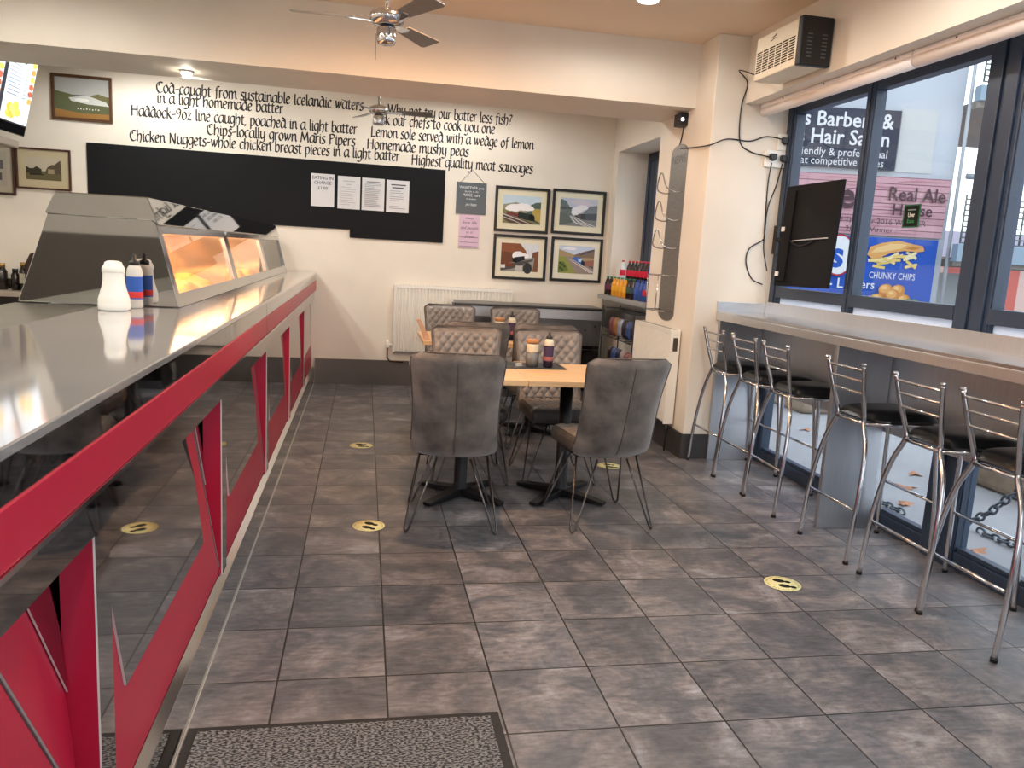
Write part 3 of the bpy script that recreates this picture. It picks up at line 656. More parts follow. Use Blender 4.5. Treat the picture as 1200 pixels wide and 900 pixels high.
# ================================================================== BACK WALL
# broad-nib hand lettering: each glyph is (advance, strokes); a stroke is a run of points, 's' first = straight corners
G = {
 'a': (.82, [[(.68, .98), (.38, 1.0), (.10, .70), (.08, .28), (.26, .02), (.48, .16), (.66, .5)], ['s', (.70, 1.0), (.68, .18), (.84, .04)]]),
 'b': (.80, [['s', (.14, 1.75), (.12, .08)], [(.13, .6), (.36, .98), (.62, .86), (.68, .5), (.56, .1), (.32, .0), (.12, .12)]]),
 'c': (.66, [[(.60, .90), (.40, 1.0), (.14, .76), (.10, .32), (.28, .02), (.58, .14)]]),
 'd': (.84, [[(.66, .92), (.38, 1.0), (.10, .68), (.08, .28), (.28, .0), (.50, .14), (.68, .45)], ['s', (.30, 1.62), (.56, 1.35), (.70, .95), (.68, .14), (.82, .03)]]),
 'e': (.68, [[(.12, .52), (.42, .58), (.58, .76), (.42, 1.0), (.18, .84), (.09, .42), (.26, .02), (.58, .14)]]),
 'f': (.58, [[(.66, 1.62), (.46, 1.70), (.30, 1.40), (.28, .9), (.26, .1), (.18, -.25)], ['s', (.08, .95), (.52, .97)]]),
 'g': (.80, [[(.66, .96), (.36, 1.0), (.10, .70), (.10, .32), (.30, .06), (.52, .22), (.66, .55)], [(.68, .98), (.67, .2), (.60, -.4), (.34, -.58), (.06, -.46)]]),
 'h': (.82, [['s', (.14, 1.72), (.12, .0)], [(.12, .55), (.36, .95), (.62, .92), (.68, .6), (.62, .2), (.50, -.18)]]),
 'i': (.36, [['s', (.06, .92), (.17, 1.0), (.16, .10), (.30, .02)], ['s', (.15, 1.30), (.24, 1.38)]]),
 'j': (.36, [[(.18, 1.0), (.16, .0), (.02, -.45)]]),
 'k': (.74, [['s', (.14, 1.72), (.12, .0)], [(.60, .98), (.40, .74), (.14, .52)], ['s', (.26, .58), (.64, .02), (.74, .04)]]),
 'l': (.36, [['s', (.08, 1.66), (.17, 1.72), (.16, .12), (.30, .02)]]),
 'm': (1.22, [['s', (.04, .92), (.15, 1.0), (.13, .0)], [(.13, .6), (.38, .98), (.56, .88), (.58, .4), (.57, .0)], [(.58, .6), (.82, .98), (1.02, .86), (1.04, .3), (1.16, .03)]]),
 'n': (.82, [['s', (.04, .92), (.15, 1.0), (.13, .0)], [(.13, .6), (.40, .98), (.62, .86), (.64, .3), (.76, .03)]]),
 'o': (.78, [[(.40, 1.0), (.14, .78), (.09, .36), (.32, .0), (.60, .20), (.68, .62), (.48, .98), (.36, .99)]]),
 'p': (.80, [['s', (.04, .92), (.15, 1.0), (.13, -.58)], [(.14, .62), (.38, .98), (.62, .86), (.68, .5), (.54, .1), (.30, .0), (.14, .1)]]),
 'q': (.80, [[(.66, .96), (.36, 1.0), (.10, .70), (.10, .28), (.30, .02), (.52, .18), (.66, .5)], ['s', (.70, 1.0), (.68, -.58)]]),
 'r': (.58, [['s', (.04, .92), (.15, 1.0), (.13, .0)], [(.13, .6), (.30, .92), (.54, .96)]]),
 's': (.60, [[(.54, .92), (.34, 1.0), (.14, .80), (.30, .56), (.50, .36), (.42, .06), (.20, .0), (.04, .12)]]),
 't': (.56, [['s', (.24, 1.35), (.21, .25)], [(.21, .3), (.28, .02), (.50, .10)], ['s', (.04, .96), (.50, .98)]]),
 'u': (.82, [[(.04, .94), (.15, .98), (.13, .3), (.28, .02), (.50, .14), (.64, .45)], ['s', (.66, 1.0), (.64, .16), (.78, .03)]]),
 'v': (.72, [['s', (.04, .96), (.14, .98), (.32, .04)], [(.32, .04), (.56, .5), (.62, .98)]]),
 'w': (1.06, [['s', (.04, .96), (.14, .98), (.26, .04)], [(.26, .04), (.46, .45), (.52, .92)], ['s', (.52, .95), (.62, .04)], [(.62, .04), (.88, .5), (.94, .98)]]),
 'x': (.72, [['s', (.08, .98), (.58, .02)], ['s', (.60, .98), (.06, .02)]]),
 'y': (.80, [[(.04, .94), (.15, .98), (.13, .35), (.30, .04), (.52, .2), (.64, .5)], [(.66, 1.0), (.65, .2), (.56, -.4), (.30, -.58), (.04, -.46)]]),
 'z': (.68, [['s', (.10, .96), (.58, .96), (.08, .04), (.60, .04)]]),
 'C': (.98, [[(.90, 1.42), (.60, 1.58), (.24, 1.30), (.10, .75), (.24, .2), (.56, .0), (.90, .16)], ['s', (.44, 1.5), (.42, .9)]]),
 'H': (1.12, [['s', (.20, 1.56), (.18, .0)], ['s', (.92, 1.56), (.90, .0)], ['s', (.08, .82), (1.02, .84)]]),
 'N': (1.12, [['s', (.18, .0), (.20, 1.56)], ['s', (.16, 1.56), (.86, .02)], ['s', (.88, .02), (.90, 1.58)]]),
 'M': (1.34, [['s', (.10, .0), (.26, 1.56)], ['s', (.26, 1.56), (.64, .3)], ['s', (.64, .3), (1.02, 1.56)], ['s', (1.02, 1.56), (1.16, .0)]]),
 'P': (.92, [['s', (.20, 1.56), (.18, .0)], [(.06, 1.44), (.44, 1.60), (.80, 1.36), (.72, .94), (.40, .76), (.22, .80)]]),
 'I': (.42, [['s', (.06, 1.46), (.20, 1.56), (.18, .04), (.34, .02)]]),
 'W': (1.44, [['s', (.06, 1.54), (.34, .02)], ['s', (.34, .02), (.70, 1.40)], ['s', (.66, 1.50), (.94, .02)], [(.94, .02), (1.20, .8), (1.34, 1.56)]]),
 'A': (1.06, [['s', (.08, .0), (.52, 1.56)], ['s', (.50, 1.56), (.94, .0)], ['s', (.24, .56), (.80, .56)]]),
 'L': (.86, [['s', (.20, 1.56), (.18, .06)], ['s', (.08, .04), (.80, .06)]]),
 '9': (.82, [[(.66, 1.36), (.40, 1.54), (.12, 1.24), (.18, .84), (.44, .78), (.64, 1.1)], [(.68, 1.36), (.62, .6), (.30, .0)]]),
 '-': (.62, [['s', (.06, .55), (.56, .62)]]), '?': (.72, [[(.10, 1.36), (.36, 1.58), (.60, 1.30), (.36, .84), (.30, .42)], ['s', (.26, .02), (.36, .10)]]),
 ',': (.30, [['s', (.16, .12), (.06, -.22)]]), ' ': (.50, []),
}
def lettering(name_label, txt, x0, x1, zb, y=8.15, xh=.069):
    ym = lambda y: 1+(y-1)*.66 if y > 1 else (y*.8 if y < 0 else y)
    NA, NB, PH = .128, .052, math.radians(38)
    c_, s_ = math.cos(PH), math.sin(PH)
    a2, b2 = NA*NA, NB*NB
    S = ((a2*c_*c_+b2*s_*s_, (a2-b2)*c_*s_), ((a2-b2)*c_*s_, a2*s_*s_+b2*c_*c_))
    adv = 0; strokes = []
    for ch in txt:
        w_, ss = G[ch]
        for st in ss:
            if st[0] == 's': P = [Vector((p[0]+adv, ym(p[1]), 0)) for p in st[1:]]
            else: P = spline([(p[0]+adv, ym(p[1]), 0) for p in st], 5)
            strokes.append(P)
        adv += w_
    kx = (x1-x0)/adv; mb = MB(); k = 0
    for P in strokes:
        L_, R_ = [], []
        for i in range(len(P)):
            t = (P[min(i+1, len(P)-1)]-P[max(i-1, 0)]); t.z = 0
            if t.length < 1e-6: continue
            t.normalize(); n = (-t.y, t.x)
            An = (S[0][0]*n[0]+S[0][1]*n[1], S[1][0]*n[0]+S[1][1]*n[1]); l = math.sqrt(max(1e-9, n[0]*An[0]+n[1]*An[1]))
            o = Vector((An[0]/l, An[1]/l, 0)); e = t*(.03 if i == len(P)-1 else -.03 if i == 0 else 0)
            L_.append(P[i]+o+e); R_.append(P[i]-o+e)
        b = len(mb.v); n = len(L_); k += 1
        yy = y-.0012-.00003*(k % 5)
        for p in L_+R_: mb.v.append(Vector((x0+p.x*kx, yy, zb+p.y*xh)))
        for i in range(n-1): mb.face((b+i, b+i+1, b+n+i+1, b+n+i))
    o = mb.build('wall_lettering', ink); tag(o, name_label, 'wall lettering', 'hand lettered menu lines on the back wall'); return o
for t, x0, x1, z in (
    ('Cod-caught from sustainable Icelandic waters', -1.945, -.045, 2.715), ('in a light homemade batter', -1.94, -.80, 2.62),
    ('Haddock-9oz line caught, poached in a light batter', -2.17, -.10, 2.488), ('Chips-locally grown Maris Pipers', -1.50, -.115, 2.372),
    ('Chicken Nuggets-whole chicken breast pieces in a light batter', -2.185, .32, 2.262), ('Why not try our batter less fish?', .19, 1.44, 2.703),
    ('Ask our chefs to cook you one', .07, 1.265, 2.60), ('Lemon sole served with a wedge of lemon', .03, 1.675, 2.478),
    ('Homemade mushy peas', -.005, 1.01, 2.358), ('Highest quality meat sausages', .435, 1.68, 2.240)):
    lettering('black hand lettered line on the back wall reading ' + ' '.join(t.replace(',', '').replace('?', '').split()[:6]), t, x0, x1, z)

yb_ = YB-.0005
m = MB(); m.prism([(-2.555, yb_, 2.215), (-2.555, yb_, 1.565), (-.15, yb_, 1.565), (-.15, yb_, 1.486), (.782, yb_, 1.486), (.782, yb_, 2.21)], (0, -.018, 0))
tag(m.build('menu_board', blackmatt, bevel=.002), 'long blank black board with a stepped lower edge on the back wall', 'menu board')
xu, zu = Vector((1, 0, 0)), Vector((0, 0, 1))
paper = (214, 214, 216); inkc = (70, 70, 78)
notices = [(-.53, -.308, 2.085, 1.772, 'white notice on the black board reading EATING IN CHARGE, leftmost of four', 0), (-.275, -.058, 2.078, 1.764, 'faint printed white notice on the black board, second from left', 1), (-.04, .18, 2.076, 1.764, 'densely printed white notice on the black board, third from left', 2), (.20, .424, 2.073, 1.76, 'white notice with a two line heading on the black board, rightmost of four', 3)]
for x0, x1, zt, zb, lab, k in notices:
    a = Art((x0, YB-.0195, zb), xu, zu, x1-x0, zt-zb, paper)
    if k == 0:
        for s_, b_ in (('EATING IN', .83), ('CHARGE', .68), ('£1.00', .52)): a.t(inkc, s_, .5, b_, .042, 'CENTER', bold=.01)
    else:
        if k == 3: a.rect(.2, .84, .85, .875, inkc); a.rect(.25, .75, .75, .785, inkc)
        if k == 2: a.rect(.2, .87, .8, .9, (120, 120, 128))
        if k == 1: a.rect(.25, .84, .75, .865, (170, 170, 178)); a.rect(.4, .74, .6, .765, (170, 170, 178))
        q = random.Random(k); n = (9, 16, 10)[k-1]; c = ((160, 160, 168), (128, 128, 136), (120, 120, 130))[k-1]
        for i in range(n):
            b_ = .66-i*(.6/n) if k != 2 else .82-i*.046
            if k == 3 and i in (6, 7): continue
            x_ = .12 if k < 3 else .15
            a.rect(x_, b_, x_+.4+q.random()*.36, b_+.013, c)
    o = a.build('paper_notice'); tag(o, lab, 'notice', 'white notices on the black board')
# slate plaque with string, pink plaque below
t = thing('slate_plaque', 'grey square plaque hanging by string below the word sausages line', 'plaque', (1.05, YB, 1.79), 'plaques on the back wall')
m = MB(); m.box(.90, 1.208, YB-.012, YB-.002, 1.792, 2.106); m.build('board', flat((98, 104, 108)), t, bevel=.002)
a = Art((.90, YB-.0125, 1.792), xu, zu, .308, .314, (98, 104, 108)); wt = (226, 228, 228)
a.t(wt, 'WHATEVER you', .5, .80, .036, 'CENTER', width=.25); a.t(wt, 'decide to do', .5, .69, .026, 'CENTER', width=.14); a.t(wt, 'MAKE sure', .5, .56, .042, 'CENTER', width=.18); a.t(wt, 'it makes', .5, .46, .022, 'CENTER', width=.1); a.t(wt, 'you happy', .5, .27, .04, 'CENTER', width=.12, shear=.4)
a.build('printing', t)
m = MB(); m.tube([(.94, YB-.006, 2.104), (1.06, YB-.004, 2.232), (1.185, YB-.006, 2.106)], .0025, 6); m.build('string', mat('string', (120, 100, 84), .8), t)
m = MB(); m.lathe([(.006, YB-.012), (.006, YB-.001)], 8, (1.06, 0, 2.234), axis='y'); 
t = thing('pink_plaque', 'narrow pale pink plaque with script writing below the grey plaque', 'plaque', (1.045, YB, 1.45), 'plaques on the back wall')
m = MB(); m.box(.942, 1.152, YB-.012, YB-.002, 1.452, 1.786); m.build('board', flat((214, 186, 206)), t, bevel=.002)
a = Art((.942, YB-.0125, 1.452), xu, zu, .21, .334, (214, 186, 206)); pk = (90, 70, 96)
for s_, b_, h_, w_ in (('Always', .86, .03, .09), ('love life', .72, .046, .15), ('and people', .56, .046, .18), ('in it', .44, .034, .07), ('always', .33, .03, .1)): a.t(pk, s_, .5, b_, h_, 'CENTER', width=w_, shear=.3)
for b_ in (.37, .22, .1): a.rect(.06, b_-.06, .94, b_-.05, pk)
a.build('script', t)

def picture(label, x0, x1, z0, z1, fw, frame_rgb, mount_rgb, mw, artfn, group, y=YB, depth=.022):
    t = thing('framed_picture', label, 'picture', ((x0+x1)/2, y, z0), group)
    m = MB()
    for q in ([(x0, z0), (x1, z0), (x1-fw, z0+fw), (x0+fw, z0+fw)], [(x1, z0), (x1, z1), (x1-fw, z1-fw), (x1-fw, z0+fw)], [(x1, z1), (x0, z1), (x0+fw, z1-fw), (x1-fw, z1-fw)], [(x0, z1), (x0, z0), (x0+fw, z0+fw), (x0+fw, z1-fw)]):
        m.prism([(a_, y-.001, b_) for a_, b_ in q], (0, -depth, 0))
    m.build('frame', mat('frame_%d' % frame_rgb[0], frame_rgb, .4), t, bevel=.002)
    m = MB(); m.box(x0+fw, x1-fw, y-.010, y-.002, z0+fw, z1-fw); m.build('mount', flat(mount_rgb), t)
    a = Art((x0+fw+mw, y-.0108, z0+fw+mw*1.05), xu, zu, x1-x0-2*fw-2*mw, z1-z0-2*fw-2.05*mw, (90, 90, 90)); artfn(a); a.build('print', t)
    return t
def track(a, c, pts): a.p(c, pts)
def art1(a):
    a.rect(0, .5, 1, 1, (196, 214, 226)); a.p((150, 150, 130), [(0, .66), (.35, .76), (.7, .62), (.7, .3), (0, .3)]); a.p((86, 102, 96), [(.62, .6), (.86, .78), (1, .8), (1, .3), (.62, .3)])
    a.p((176, 158, 84), [(.76, .56), (1, .56), (1, .06), (.8, .2)]); a.p((126, 128, 84), [(0, .5), (.3, .46), (.6, .2), (1, 0), (0, 0)]); a.p((92, 74, 68), [(0, .36), (.4, .2), (.9, .0), (.2, .0), (0, .16)])
    for i, q in enumerate(((.3, .56, .2, .13), (.52, .6, .22, .14), (.68, .56, .14, .1), (.18, .52, .12, .08))): a.blob((238, 238, 240), *q, seed=i)
    a.p((120, 62, 66), [(.1, .42), (.44, .34), (.44, .22), (.1, .32)]); a.p((44, 54, 50), [(.4, .42), (.72, .36), (.84, .3), (.86, .12), (.62, .14), (.4, .22)]); a.ell((30, 34, 34), .76, .24, .08, .12)
    a.p((200, 196, 186), [(0, .3), (.5, .1), (.72, .0), (.76, .0), (.5, .13), (0, .34)]); a.p((200, 196, 186), [(0, .2), (.3, .08), (.46, 0), (.5, 0), (.3, .11), (0, .23)])
def art2(a):
    a.rect(0, .45, 1, 1, (186, 194, 212)); a.p((206, 200, 214), [(.2, .9), (.6, .98), (.9, .8), (.5, .7)]); a.p((104, 118, 120), [(0, .95), (.14, .9), (.3, .6), (.42, .3), (0, .1)]); a.p((84, 92, 92), [(.0, .68), (.34, .66), (.34, .6), (.0, .58)])
    a.p((120, 130, 138), [(.62, .5), (.8, .74), (1, .78), (1, .1), (.7, .1)]); a.rect(0, 0, 1, .28, (128, 132, 132)); a.p((96, 108, 104), [(0, .5), (.2, .42), (.36, .12), (0, 0)])
    for i, q in enumerate(((.46, .58, .14, .12), (.6, .68, .16, .1), (.4, .48, .1, .1))): a.blob((226, 230, 236), *q, seed=i)
    a.p((64, 72, 80), [(.56, .46), (.68, .46), (.7, .24), (.56, .26)]); a.p((80, 90, 98), [(.68, .46), (1, .5), (1, .24), (.7, .24)])
    for d in (0, .12, .26): a.p((208, 212, 216), [(.26+d*.3, .36), (.4+d, .12), (.7+d*1.1, 0), (.76+d*1.1, 0), (.43+d, .14), (.285+d*.3, .36)])
def art3(a):
    a.rect(0, .4, 1, 1, (218, 222, 228)); a.p((140, 88, 62), [(0, 1), (.5, 1), (.66, .74), (.72, .5), (.6, .3), (0, .2)]); a.p((112, 72, 56), [(0, .7), (.3, .66), (.4, .3), (0, .2)]); a.p((124, 84, 62), [(.84, .7), (1, .76), (1, 0), (.8, 0)])
    a.p((148, 146, 140), [(0, .2), (.84, .52), (.9, .5), (.86, .0), (0, 0)]); a.p((86, 82, 80), [(0, .16), (.3, .28), (.86, .46), (.86, .4), (.3, .08), (0, .0)]); a.ell((56, 60, 62), .72, .12, .12, .2); a.rect(.4, 0, .58, .2, (196, 192, 186))
    for i, q in enumerate(((.46, .6, .16, .12), (.6, .56, .14, .1), (.4, .52, .1, .08))): a.blob((240, 240, 242), *q, seed=i+9)
    a.p((42, 44, 48), [(.36, .5), (.62, .56), (.64, .42), (.4, .3), (.3, .34)]); a.ell((30, 30, 34), .36, .4, .05, .08); a.rect(0, .1, .12, .22, (224, 220, 214)); a.p((120, 70, 50), [(.12, .26), (.34, .3), (.34, .16), (.12, .14)])
def art4(a):
    a.rect(0, .6, 1, 1, (196, 208, 226)); a.blob((236, 238, 242), .3, .9, .2, .05, 3); a.p((168, 148, 112), [(0, .86), (.3, .74), (.55, .62), (1, .58), (1, .3), (0, .3)]); a.p((128, 110, 96), [(.4, .66), (.72, .82), (1, .92), (1, .6), (.5, .58)]); a.p((84, 82, 96), [(.56, .68), (.9, .88), (1, .9), (1, .86), (.64, .68)])
    a.p((146, 152, 84), [(0, .6), (.3, .6), (.7, .1), (.9, 0), (0, 0)]); a.p((110, 126, 66), [(0, .4), (.16, .42), (.3, .1), (0, .0)]); a.p((150, 138, 130), [(.18, .62), (.36, .6), (1, .18), (1, 0), (.52, 0)]); a.p((150, 104, 92), [(.7, .46), (1, .52), (1, .28), (.76, .3)])
    a.p((62, 108, 186), [(.4, .6), (.6, .6), (.7, .48), (.68, .32), (.56, .34), (.4, .5)]); a.p((190, 214, 236), [(.54, .56), (.66, .54), (.68, .42), (.56, .44)]); a.p((44, 52, 66), [(.64, .5), (.74, .44), (.74, .28), (.64, .3)])
    for d in (0, .1): a.p((212, 208, 204), [(.3+d, .5), (.9+d*.8, .04), (.94+d*.8, .06), (.32+d, .5)])
    for i in range(5): a.blob((70, 92, 52), .06+.06*(i % 3), .36-.06*i, .035, .05, i)
pg = 'railway pictures on the back wall'
BK = (26, 23, 22)
picture('black framed print of a steam train before green hills, upper left of four railway pictures', 1.302, 1.872, 1.640, 2.098, .028, BK, (226, 220, 192), .058, art1, pg)
picture('black framed misty grey print of a railway, upper right of four railway pictures', 1.905, 2.480, 1.652, 2.110, .028, BK, (226, 222, 198), .058, art2, pg)
picture('black framed print of a train by a brown cliff, lower left of four railway pictures', 1.307, 1.876, 1.152, 1.612, .028, BK, (228, 222, 198), .058, art3, pg)
picture('black framed print of a blue engine in moorland, lower right of four railway pictures', 1.922, 2.482, 1.160, 1.620, .028, BK, (230, 226, 208), .058, art4, pg)
def artL(a):
    a.rect(0, .58, 1, 1, (170, 172, 170)); a.p((92, 96, 66), [(0, .66), (.25, .6), (.5, .5), (0, .4)]); a.p((110, 106, 72), [(.6, .56), (.8, .64), (1, .56), (1, .4), (.5, .4)]); a.rect(0, 0, 1, .45, (92, 98, 70)); a.p((196, 200, 196), [(.25, .5), (.6, .58), (.95, .44), (1, .34), (.6, .36), (.3, .42)]); a.blob((226, 226, 222), .5, .46, .14, .04, 3)
    a.p((150, 112, 62), [(0, .2), (.5, .12), (1, .14), (1, 0), (0, 0)])
    for i in range(8): a.ell((214, 210, 196), .42+.055*i, .24-.006*(i % 3), .014, .02, 8)
WD = (84, 54, 32)
picture('wooden framed landscape painting with sheep high on the wall left of the lettering', -2.838, -2.324, 2.398, 2.803, .024, WD, (120, 110, 90), .004, artL, 'old pictures at the left of the back wall')
def artV(a):
    a.rect(0, .4, 1, 1, (186, 176, 156)); a.rect(0, 0, 1, .4, (100, 94, 66)); a.p((60, 56, 44), [(0, .3), (0, .6), (.1, .5), (.2, .5), (.3, .6), (.44, .48), (.44, .25)]); a.p((88, 78, 62), [(.52, .3), (.6, .56), (.72, .7), (.8, .7), (.98, .92), (1, .3)]); a.p((156, 142, 116), [(.62, .3), (.62, .5), (.8, .5), (.8, .3)]); a.p((52, 50, 38), [(.1, .2), (.5, .22), (.5, .26), (.1, .3)])
picture('brown framed village print with a wide cream mount just left of the black board', -3.160, -2.696, 1.760, 2.130, .016, (70, 38, 28), (190, 178, 146), .066, artV, 'old pictures at the left of the back wall')
def artG(a):
    a.rect(0, 0, 1, 1, (168, 160, 148)); a.rect(.3, .5, .9, .75, (96, 92, 90)); a.rect(.2, .2, .5, .4, (110, 104, 100)); a.rect(.6, .18, .85, .4, (84, 80, 80)); a.rect(.35, .55, .5, .65, (190, 186, 176))
picture('dark framed grey print cut off by the left edge of the view', -3.58, -3.168, 1.690, 2.150, .022, (62, 36, 30), (176, 168, 150), .05, artG, 'old pictures at the left of the back wall')

# ------------------------------------------------------------------ radiators
def radiator(label, length, height, loc, rz, valve=True, thermostat=False):
    """front faces -Y, left end at local x=0"""
    t = thing('radiator', label, 'radiator', loc)
    M = Matrix.Translation(Vector(loc)) @ Matrix.Rotation(rz, 4, 'Z')
    D = .09
    m = MB(); n = int(length/.034); pts = []
    for i in range(n):
        x = .012+(length-.024)*i/n; d = (length-.024)/n
        pts += [(x, -D), (x+d*.30, -D), (x+d*.45, -D+.02), (x+d*.85, -D+.02)]
    pts += [(length-.012, -D), (length-.012, -D+.03), (.012, -D+.03)]
    m.prism([(a_, b_, .02) for a_, b_ in pts], (0, 0, height-.05)); m.xf(M); m.build('front_panel', white_pt, t)
    m = MB(); m.box(.012, length-.012, -D+.031, -.02, .03, height-.03); m.xf(M); m.build('convector', white_pt, t)
    m = MB(); m.box(.006, length-.006, -D+.002, -.012, height-.030, height)
    for i in range(int(length/.03)): m.box(.02+i*.03, .034+i*.03, -D+.02, -.03, height, height+.0008, 1)
    m.xf(M); m.build('top_grille', [white_pt, mat('grille shade', (120, 118, 112), .6)], t, bevel=.002)
    for x_ in (0, length-.0115):
        m = MB(); m.box(x_, x_+.0115, -D, -.01, .0, height-.003); m.xf(M); m.build('end_panel', white_pt, t, bevel=.004)
    for x_ in (.1, length-.15):
        m = MB(); m.box(x_, x_+.05, -.0195, -.0005, .1, height-.05); m.xf(M); m.build('wall_bracket', white_pt, t)
    if valve:
        xv = -.05 if not thermostat else length+.03
        m = MB(); m.tube([(xv, -.045, .10), (xv, -.045, -.06), (xv+.03, -.045, -.09), (xv+.16, -.03, -.10), (xv+.16, -.012, -.10)], .008, 8, 0); m.tube([(0 if not thermostat else length, -.045, .08), (xv, -.045, .08)], .01, 8, 1); m.lathe([(.016, .05), (.018, .06), (.018, .12), (.012, .13)], 12, (xv, -.045, 0), 1); m.xf(M)
        m.build('valve', [mat('copper pipe', (96, 60, 46), .35, .9), white_pl], t)
    if thermostat:
        m = MB(); m.box(length, length+.004, -.065, -.03, height-.16, height-.06); m.xf(M); m.build('badge', gun, t)
        m = MB(); m.tube([(length-.03, -.05, 0), (length-.03, -.05, -.05), (length-.03, -.05, -.21)], .008, 8); m.lathe([(.014, -.06), (.018, -.05), (.018, -.01), (.012, 0)], 12, (length-.03, -.05, 0)); m.xf(M); m.build('pipe', [gun], t)
    return t
radiator('wide white ribbed radiator on the back wall behind the tables', 1.22, .70, (.305, YB, .345), 0)
radiator('tall cream radiator on the pillar side under the steel newspaper rack', .80, .715, (2.33, 6.27, .215), -PI/2, False, True)

# ------------------------------------------------------------------ steel chest unit, drinks shelf
ch = thing('chiller_cabinet', 'low stainless steel chest along the back wall behind the far table', 'cabinet', (1.6, 7.85, 0))
m = MB(); m.box(.88, 2.36, 7.62, 8.02, 0, .90); m.build('carcass', dark_steel, ch, bevel=.004)
m = MB(); m.box(.86, 2.38, 7.56, 8.03, .901, .925); m.build('top_rim', mat('rim steel', (90, 90, 92), .3, 1.0), ch, bevel=.008)
m = MB(); m.box(.88, 2.36, 7.595, 7.619, .80, .9005); m.build('upper_strip', brushed, ch, bevel=.003)
m = MB(); m.box(.88, 2.36, 7.60, 7.619, .545, .795)
m.build('front_panel', dark_steel, ch, bevel=.003)
m = MB()
for x in (1.98, 2.09, 2.20, 2.3): m.lathe([(.001, 7.5985), (.010, 7.598), (.010, 7.5995)], 12, (x, 0, .70+.02*((x*100) % 2)), axis='y')
m.build('vent_hole', black, ch)
m = MB(); m.box(.88, 2.36, 7.606, 7.619, .505, .540); m.box(.88, 2.36, 7.606, 7.619, .08, .50); m.build('lower_panel', gloss_black, ch, bevel=.003)
m = MB(); m.box(.845, .879, 7.60, 8.0, .62, .93); m.build('end_panel', steel_top, ch, bevel=.004)
sh = thing('drinks_shelf', 'grey shelf in the alcove window carrying rows of drinks bottles', 'shelf', (2.6, 7.2, 1.0))
m = MB(); m.box(2.42, 2.85, 6.37, 7.99, 1.0105, 1.055); m.build('shelf_board', mat('grey shelf', (150, 152, 152), .4), sh, bevel=.004)
m = MB(); m.box(2.47, 2.535, 6.37, 7.99, .72, 1.010); m.build('apron', dark_steel, sh)
m = MB(); m.box(2.58, 2.85, 6.40, 7.98, 1.0555, 1.20); m.build('step_rack', mat('grey shelf', (150, 152, 152), .4), sh)
def drink(x, y, z, label, liquid, capc, lab, group, h=.215):
    t = thing('drinks_bottle', label, 'bottle', (x, y, z), group); k = h/.215
    m = MB(); m.lathe([(.026, 0), (.031, .005*k), (.031, .10*k), (.030, .135*k), (.022, .165*k), (.013, .19*k), (.012, .198*k)], 14, (x, y, z)); m.build('body', liquid, t)
    m = MB(); m.lathe([(.015, .198*k), (.015, .214*k), (.001, .215*k)], 12, (x, y, z)); m.build('cap', capc, t)
    m = MB(); m.lathe([(.0312, .06*k), (.0316, .062*k), (.0316, .118*k), (.0312, .12*k)], 14, (x, y, z)); m.build('paper_label', flat(lab), t)
    return t
cola = mat('cola', (40, 20, 18), .15); orange = mat('orange drink', (232, 160, 40), .2); clear = mat('clear drink', (212, 222, 224), .15); bluec = mat('blue drink', (60, 90, 170), .2)
rc = mat('red cap', (200, 40, 60), .4); gc = mat('green cap', (40, 130, 90), .4); bc_ = mat('blue cap', (44, 72, 160), .4)
yy = 7.92
kinds = [('dark bottle with green cap', cola, gc, (96, 60, 84)), ('dark bottle with green cap', cola, gc, (110, 60, 80)), ('orange drink bottle with green cap', orange, gc, (240, 180, 60)), ('orange drink bottle with green cap', orange, gc, (240, 176, 50)), ('orange drink bottle with green cap', orange, gc, (236, 170, 50)), ('orange drink bottle with green cap', orange, gc, (240, 180, 60)), ('dark bottle with green cap', cola, gc, (70, 90, 80)), ('dark bottle with green cap', cola, gc, (60, 84, 96)), ('blue labelled bottle with blue cap', bluec, bc_, (70, 100, 190)), ('blue labelled bottle with blue cap', bluec, bc_, (56, 84, 176)), ('red labelled bottle with blue cap', bluec, bc_, (200, 60, 84)), ('red labelled bottle with blue cap', cola, bc_, (190, 50, 70))]
ordn = ['first', 'second', 'third', 'fourth', 'fifth', 'sixth', 'seventh', 'eighth', 'ninth', 'tenth', 'eleventh', 'twelfth']
for i, (d, lq, cp, lb) in enumerate(kinds):
    drink(2.50, yy-i*.115, 1.0555, d + ', ' + ordn[i] + ' from the back wall in the lower row', lq, cp, lb, 'drinks in the lower row on the shelf', .19)
for i in range(13):
    if i == 1: continue
    blue = i > 7
    drink(2.645, 7.90-i*.105, 1.2005, ('blue capped bottle, ' if blue else 'red capped cola bottle, ')+(ordn[i] if i < 12 else 'thirteenth')+' place from the back wall in the upper row', bluec if blue else (clear if i == 0 else cola), bc_ if blue else rc, (60, 80, 170) if blue else (206, 44, 70), 'drinks in the upper row on the shelf', .215)
# crisp rack beside the tall radiator
rk = thing('crisp_rack', 'black wire rack of crisp packets between the steel chest and the tall radiator', 'rack', (2.36, 6.75, 0))
m = MB()
for y in (6.40, 7.3): m.tube([(2.28, y, 0), (2.28, y, .98)], .006, 6); m.tube([(2.45, y, 0), (2.45, y, .98)], .006, 6)
for z in (.12, .42, .70, .96):
    m.tube([(2.28, 6.40, z), (2.28, 7.3, z)], .005, 6); m.tube([(2.45, 6.40, z), (2.45, 7.3, z)], .005, 6)
    for j in range(8): m.tube([(2.28, 6.42+j*.125, z), (2.45, 6.42+j*.125, z)], .003, 6)
m.build('wire_frame', iron, rk)
cc = [((40, 44, 74), 'navy'), ((130, 70, 74), 'dull red'), ((150, 160, 180), 'silver blue'), ((60, 84, 140), 'blue'), ((164, 150, 150), 'silver'), ((150, 110, 70), 'tan'), ((44, 36, 40), 'black')]
tiers = [(.1265, 'bottom'), (.4265, 'middle'), (.7065, 'top')]
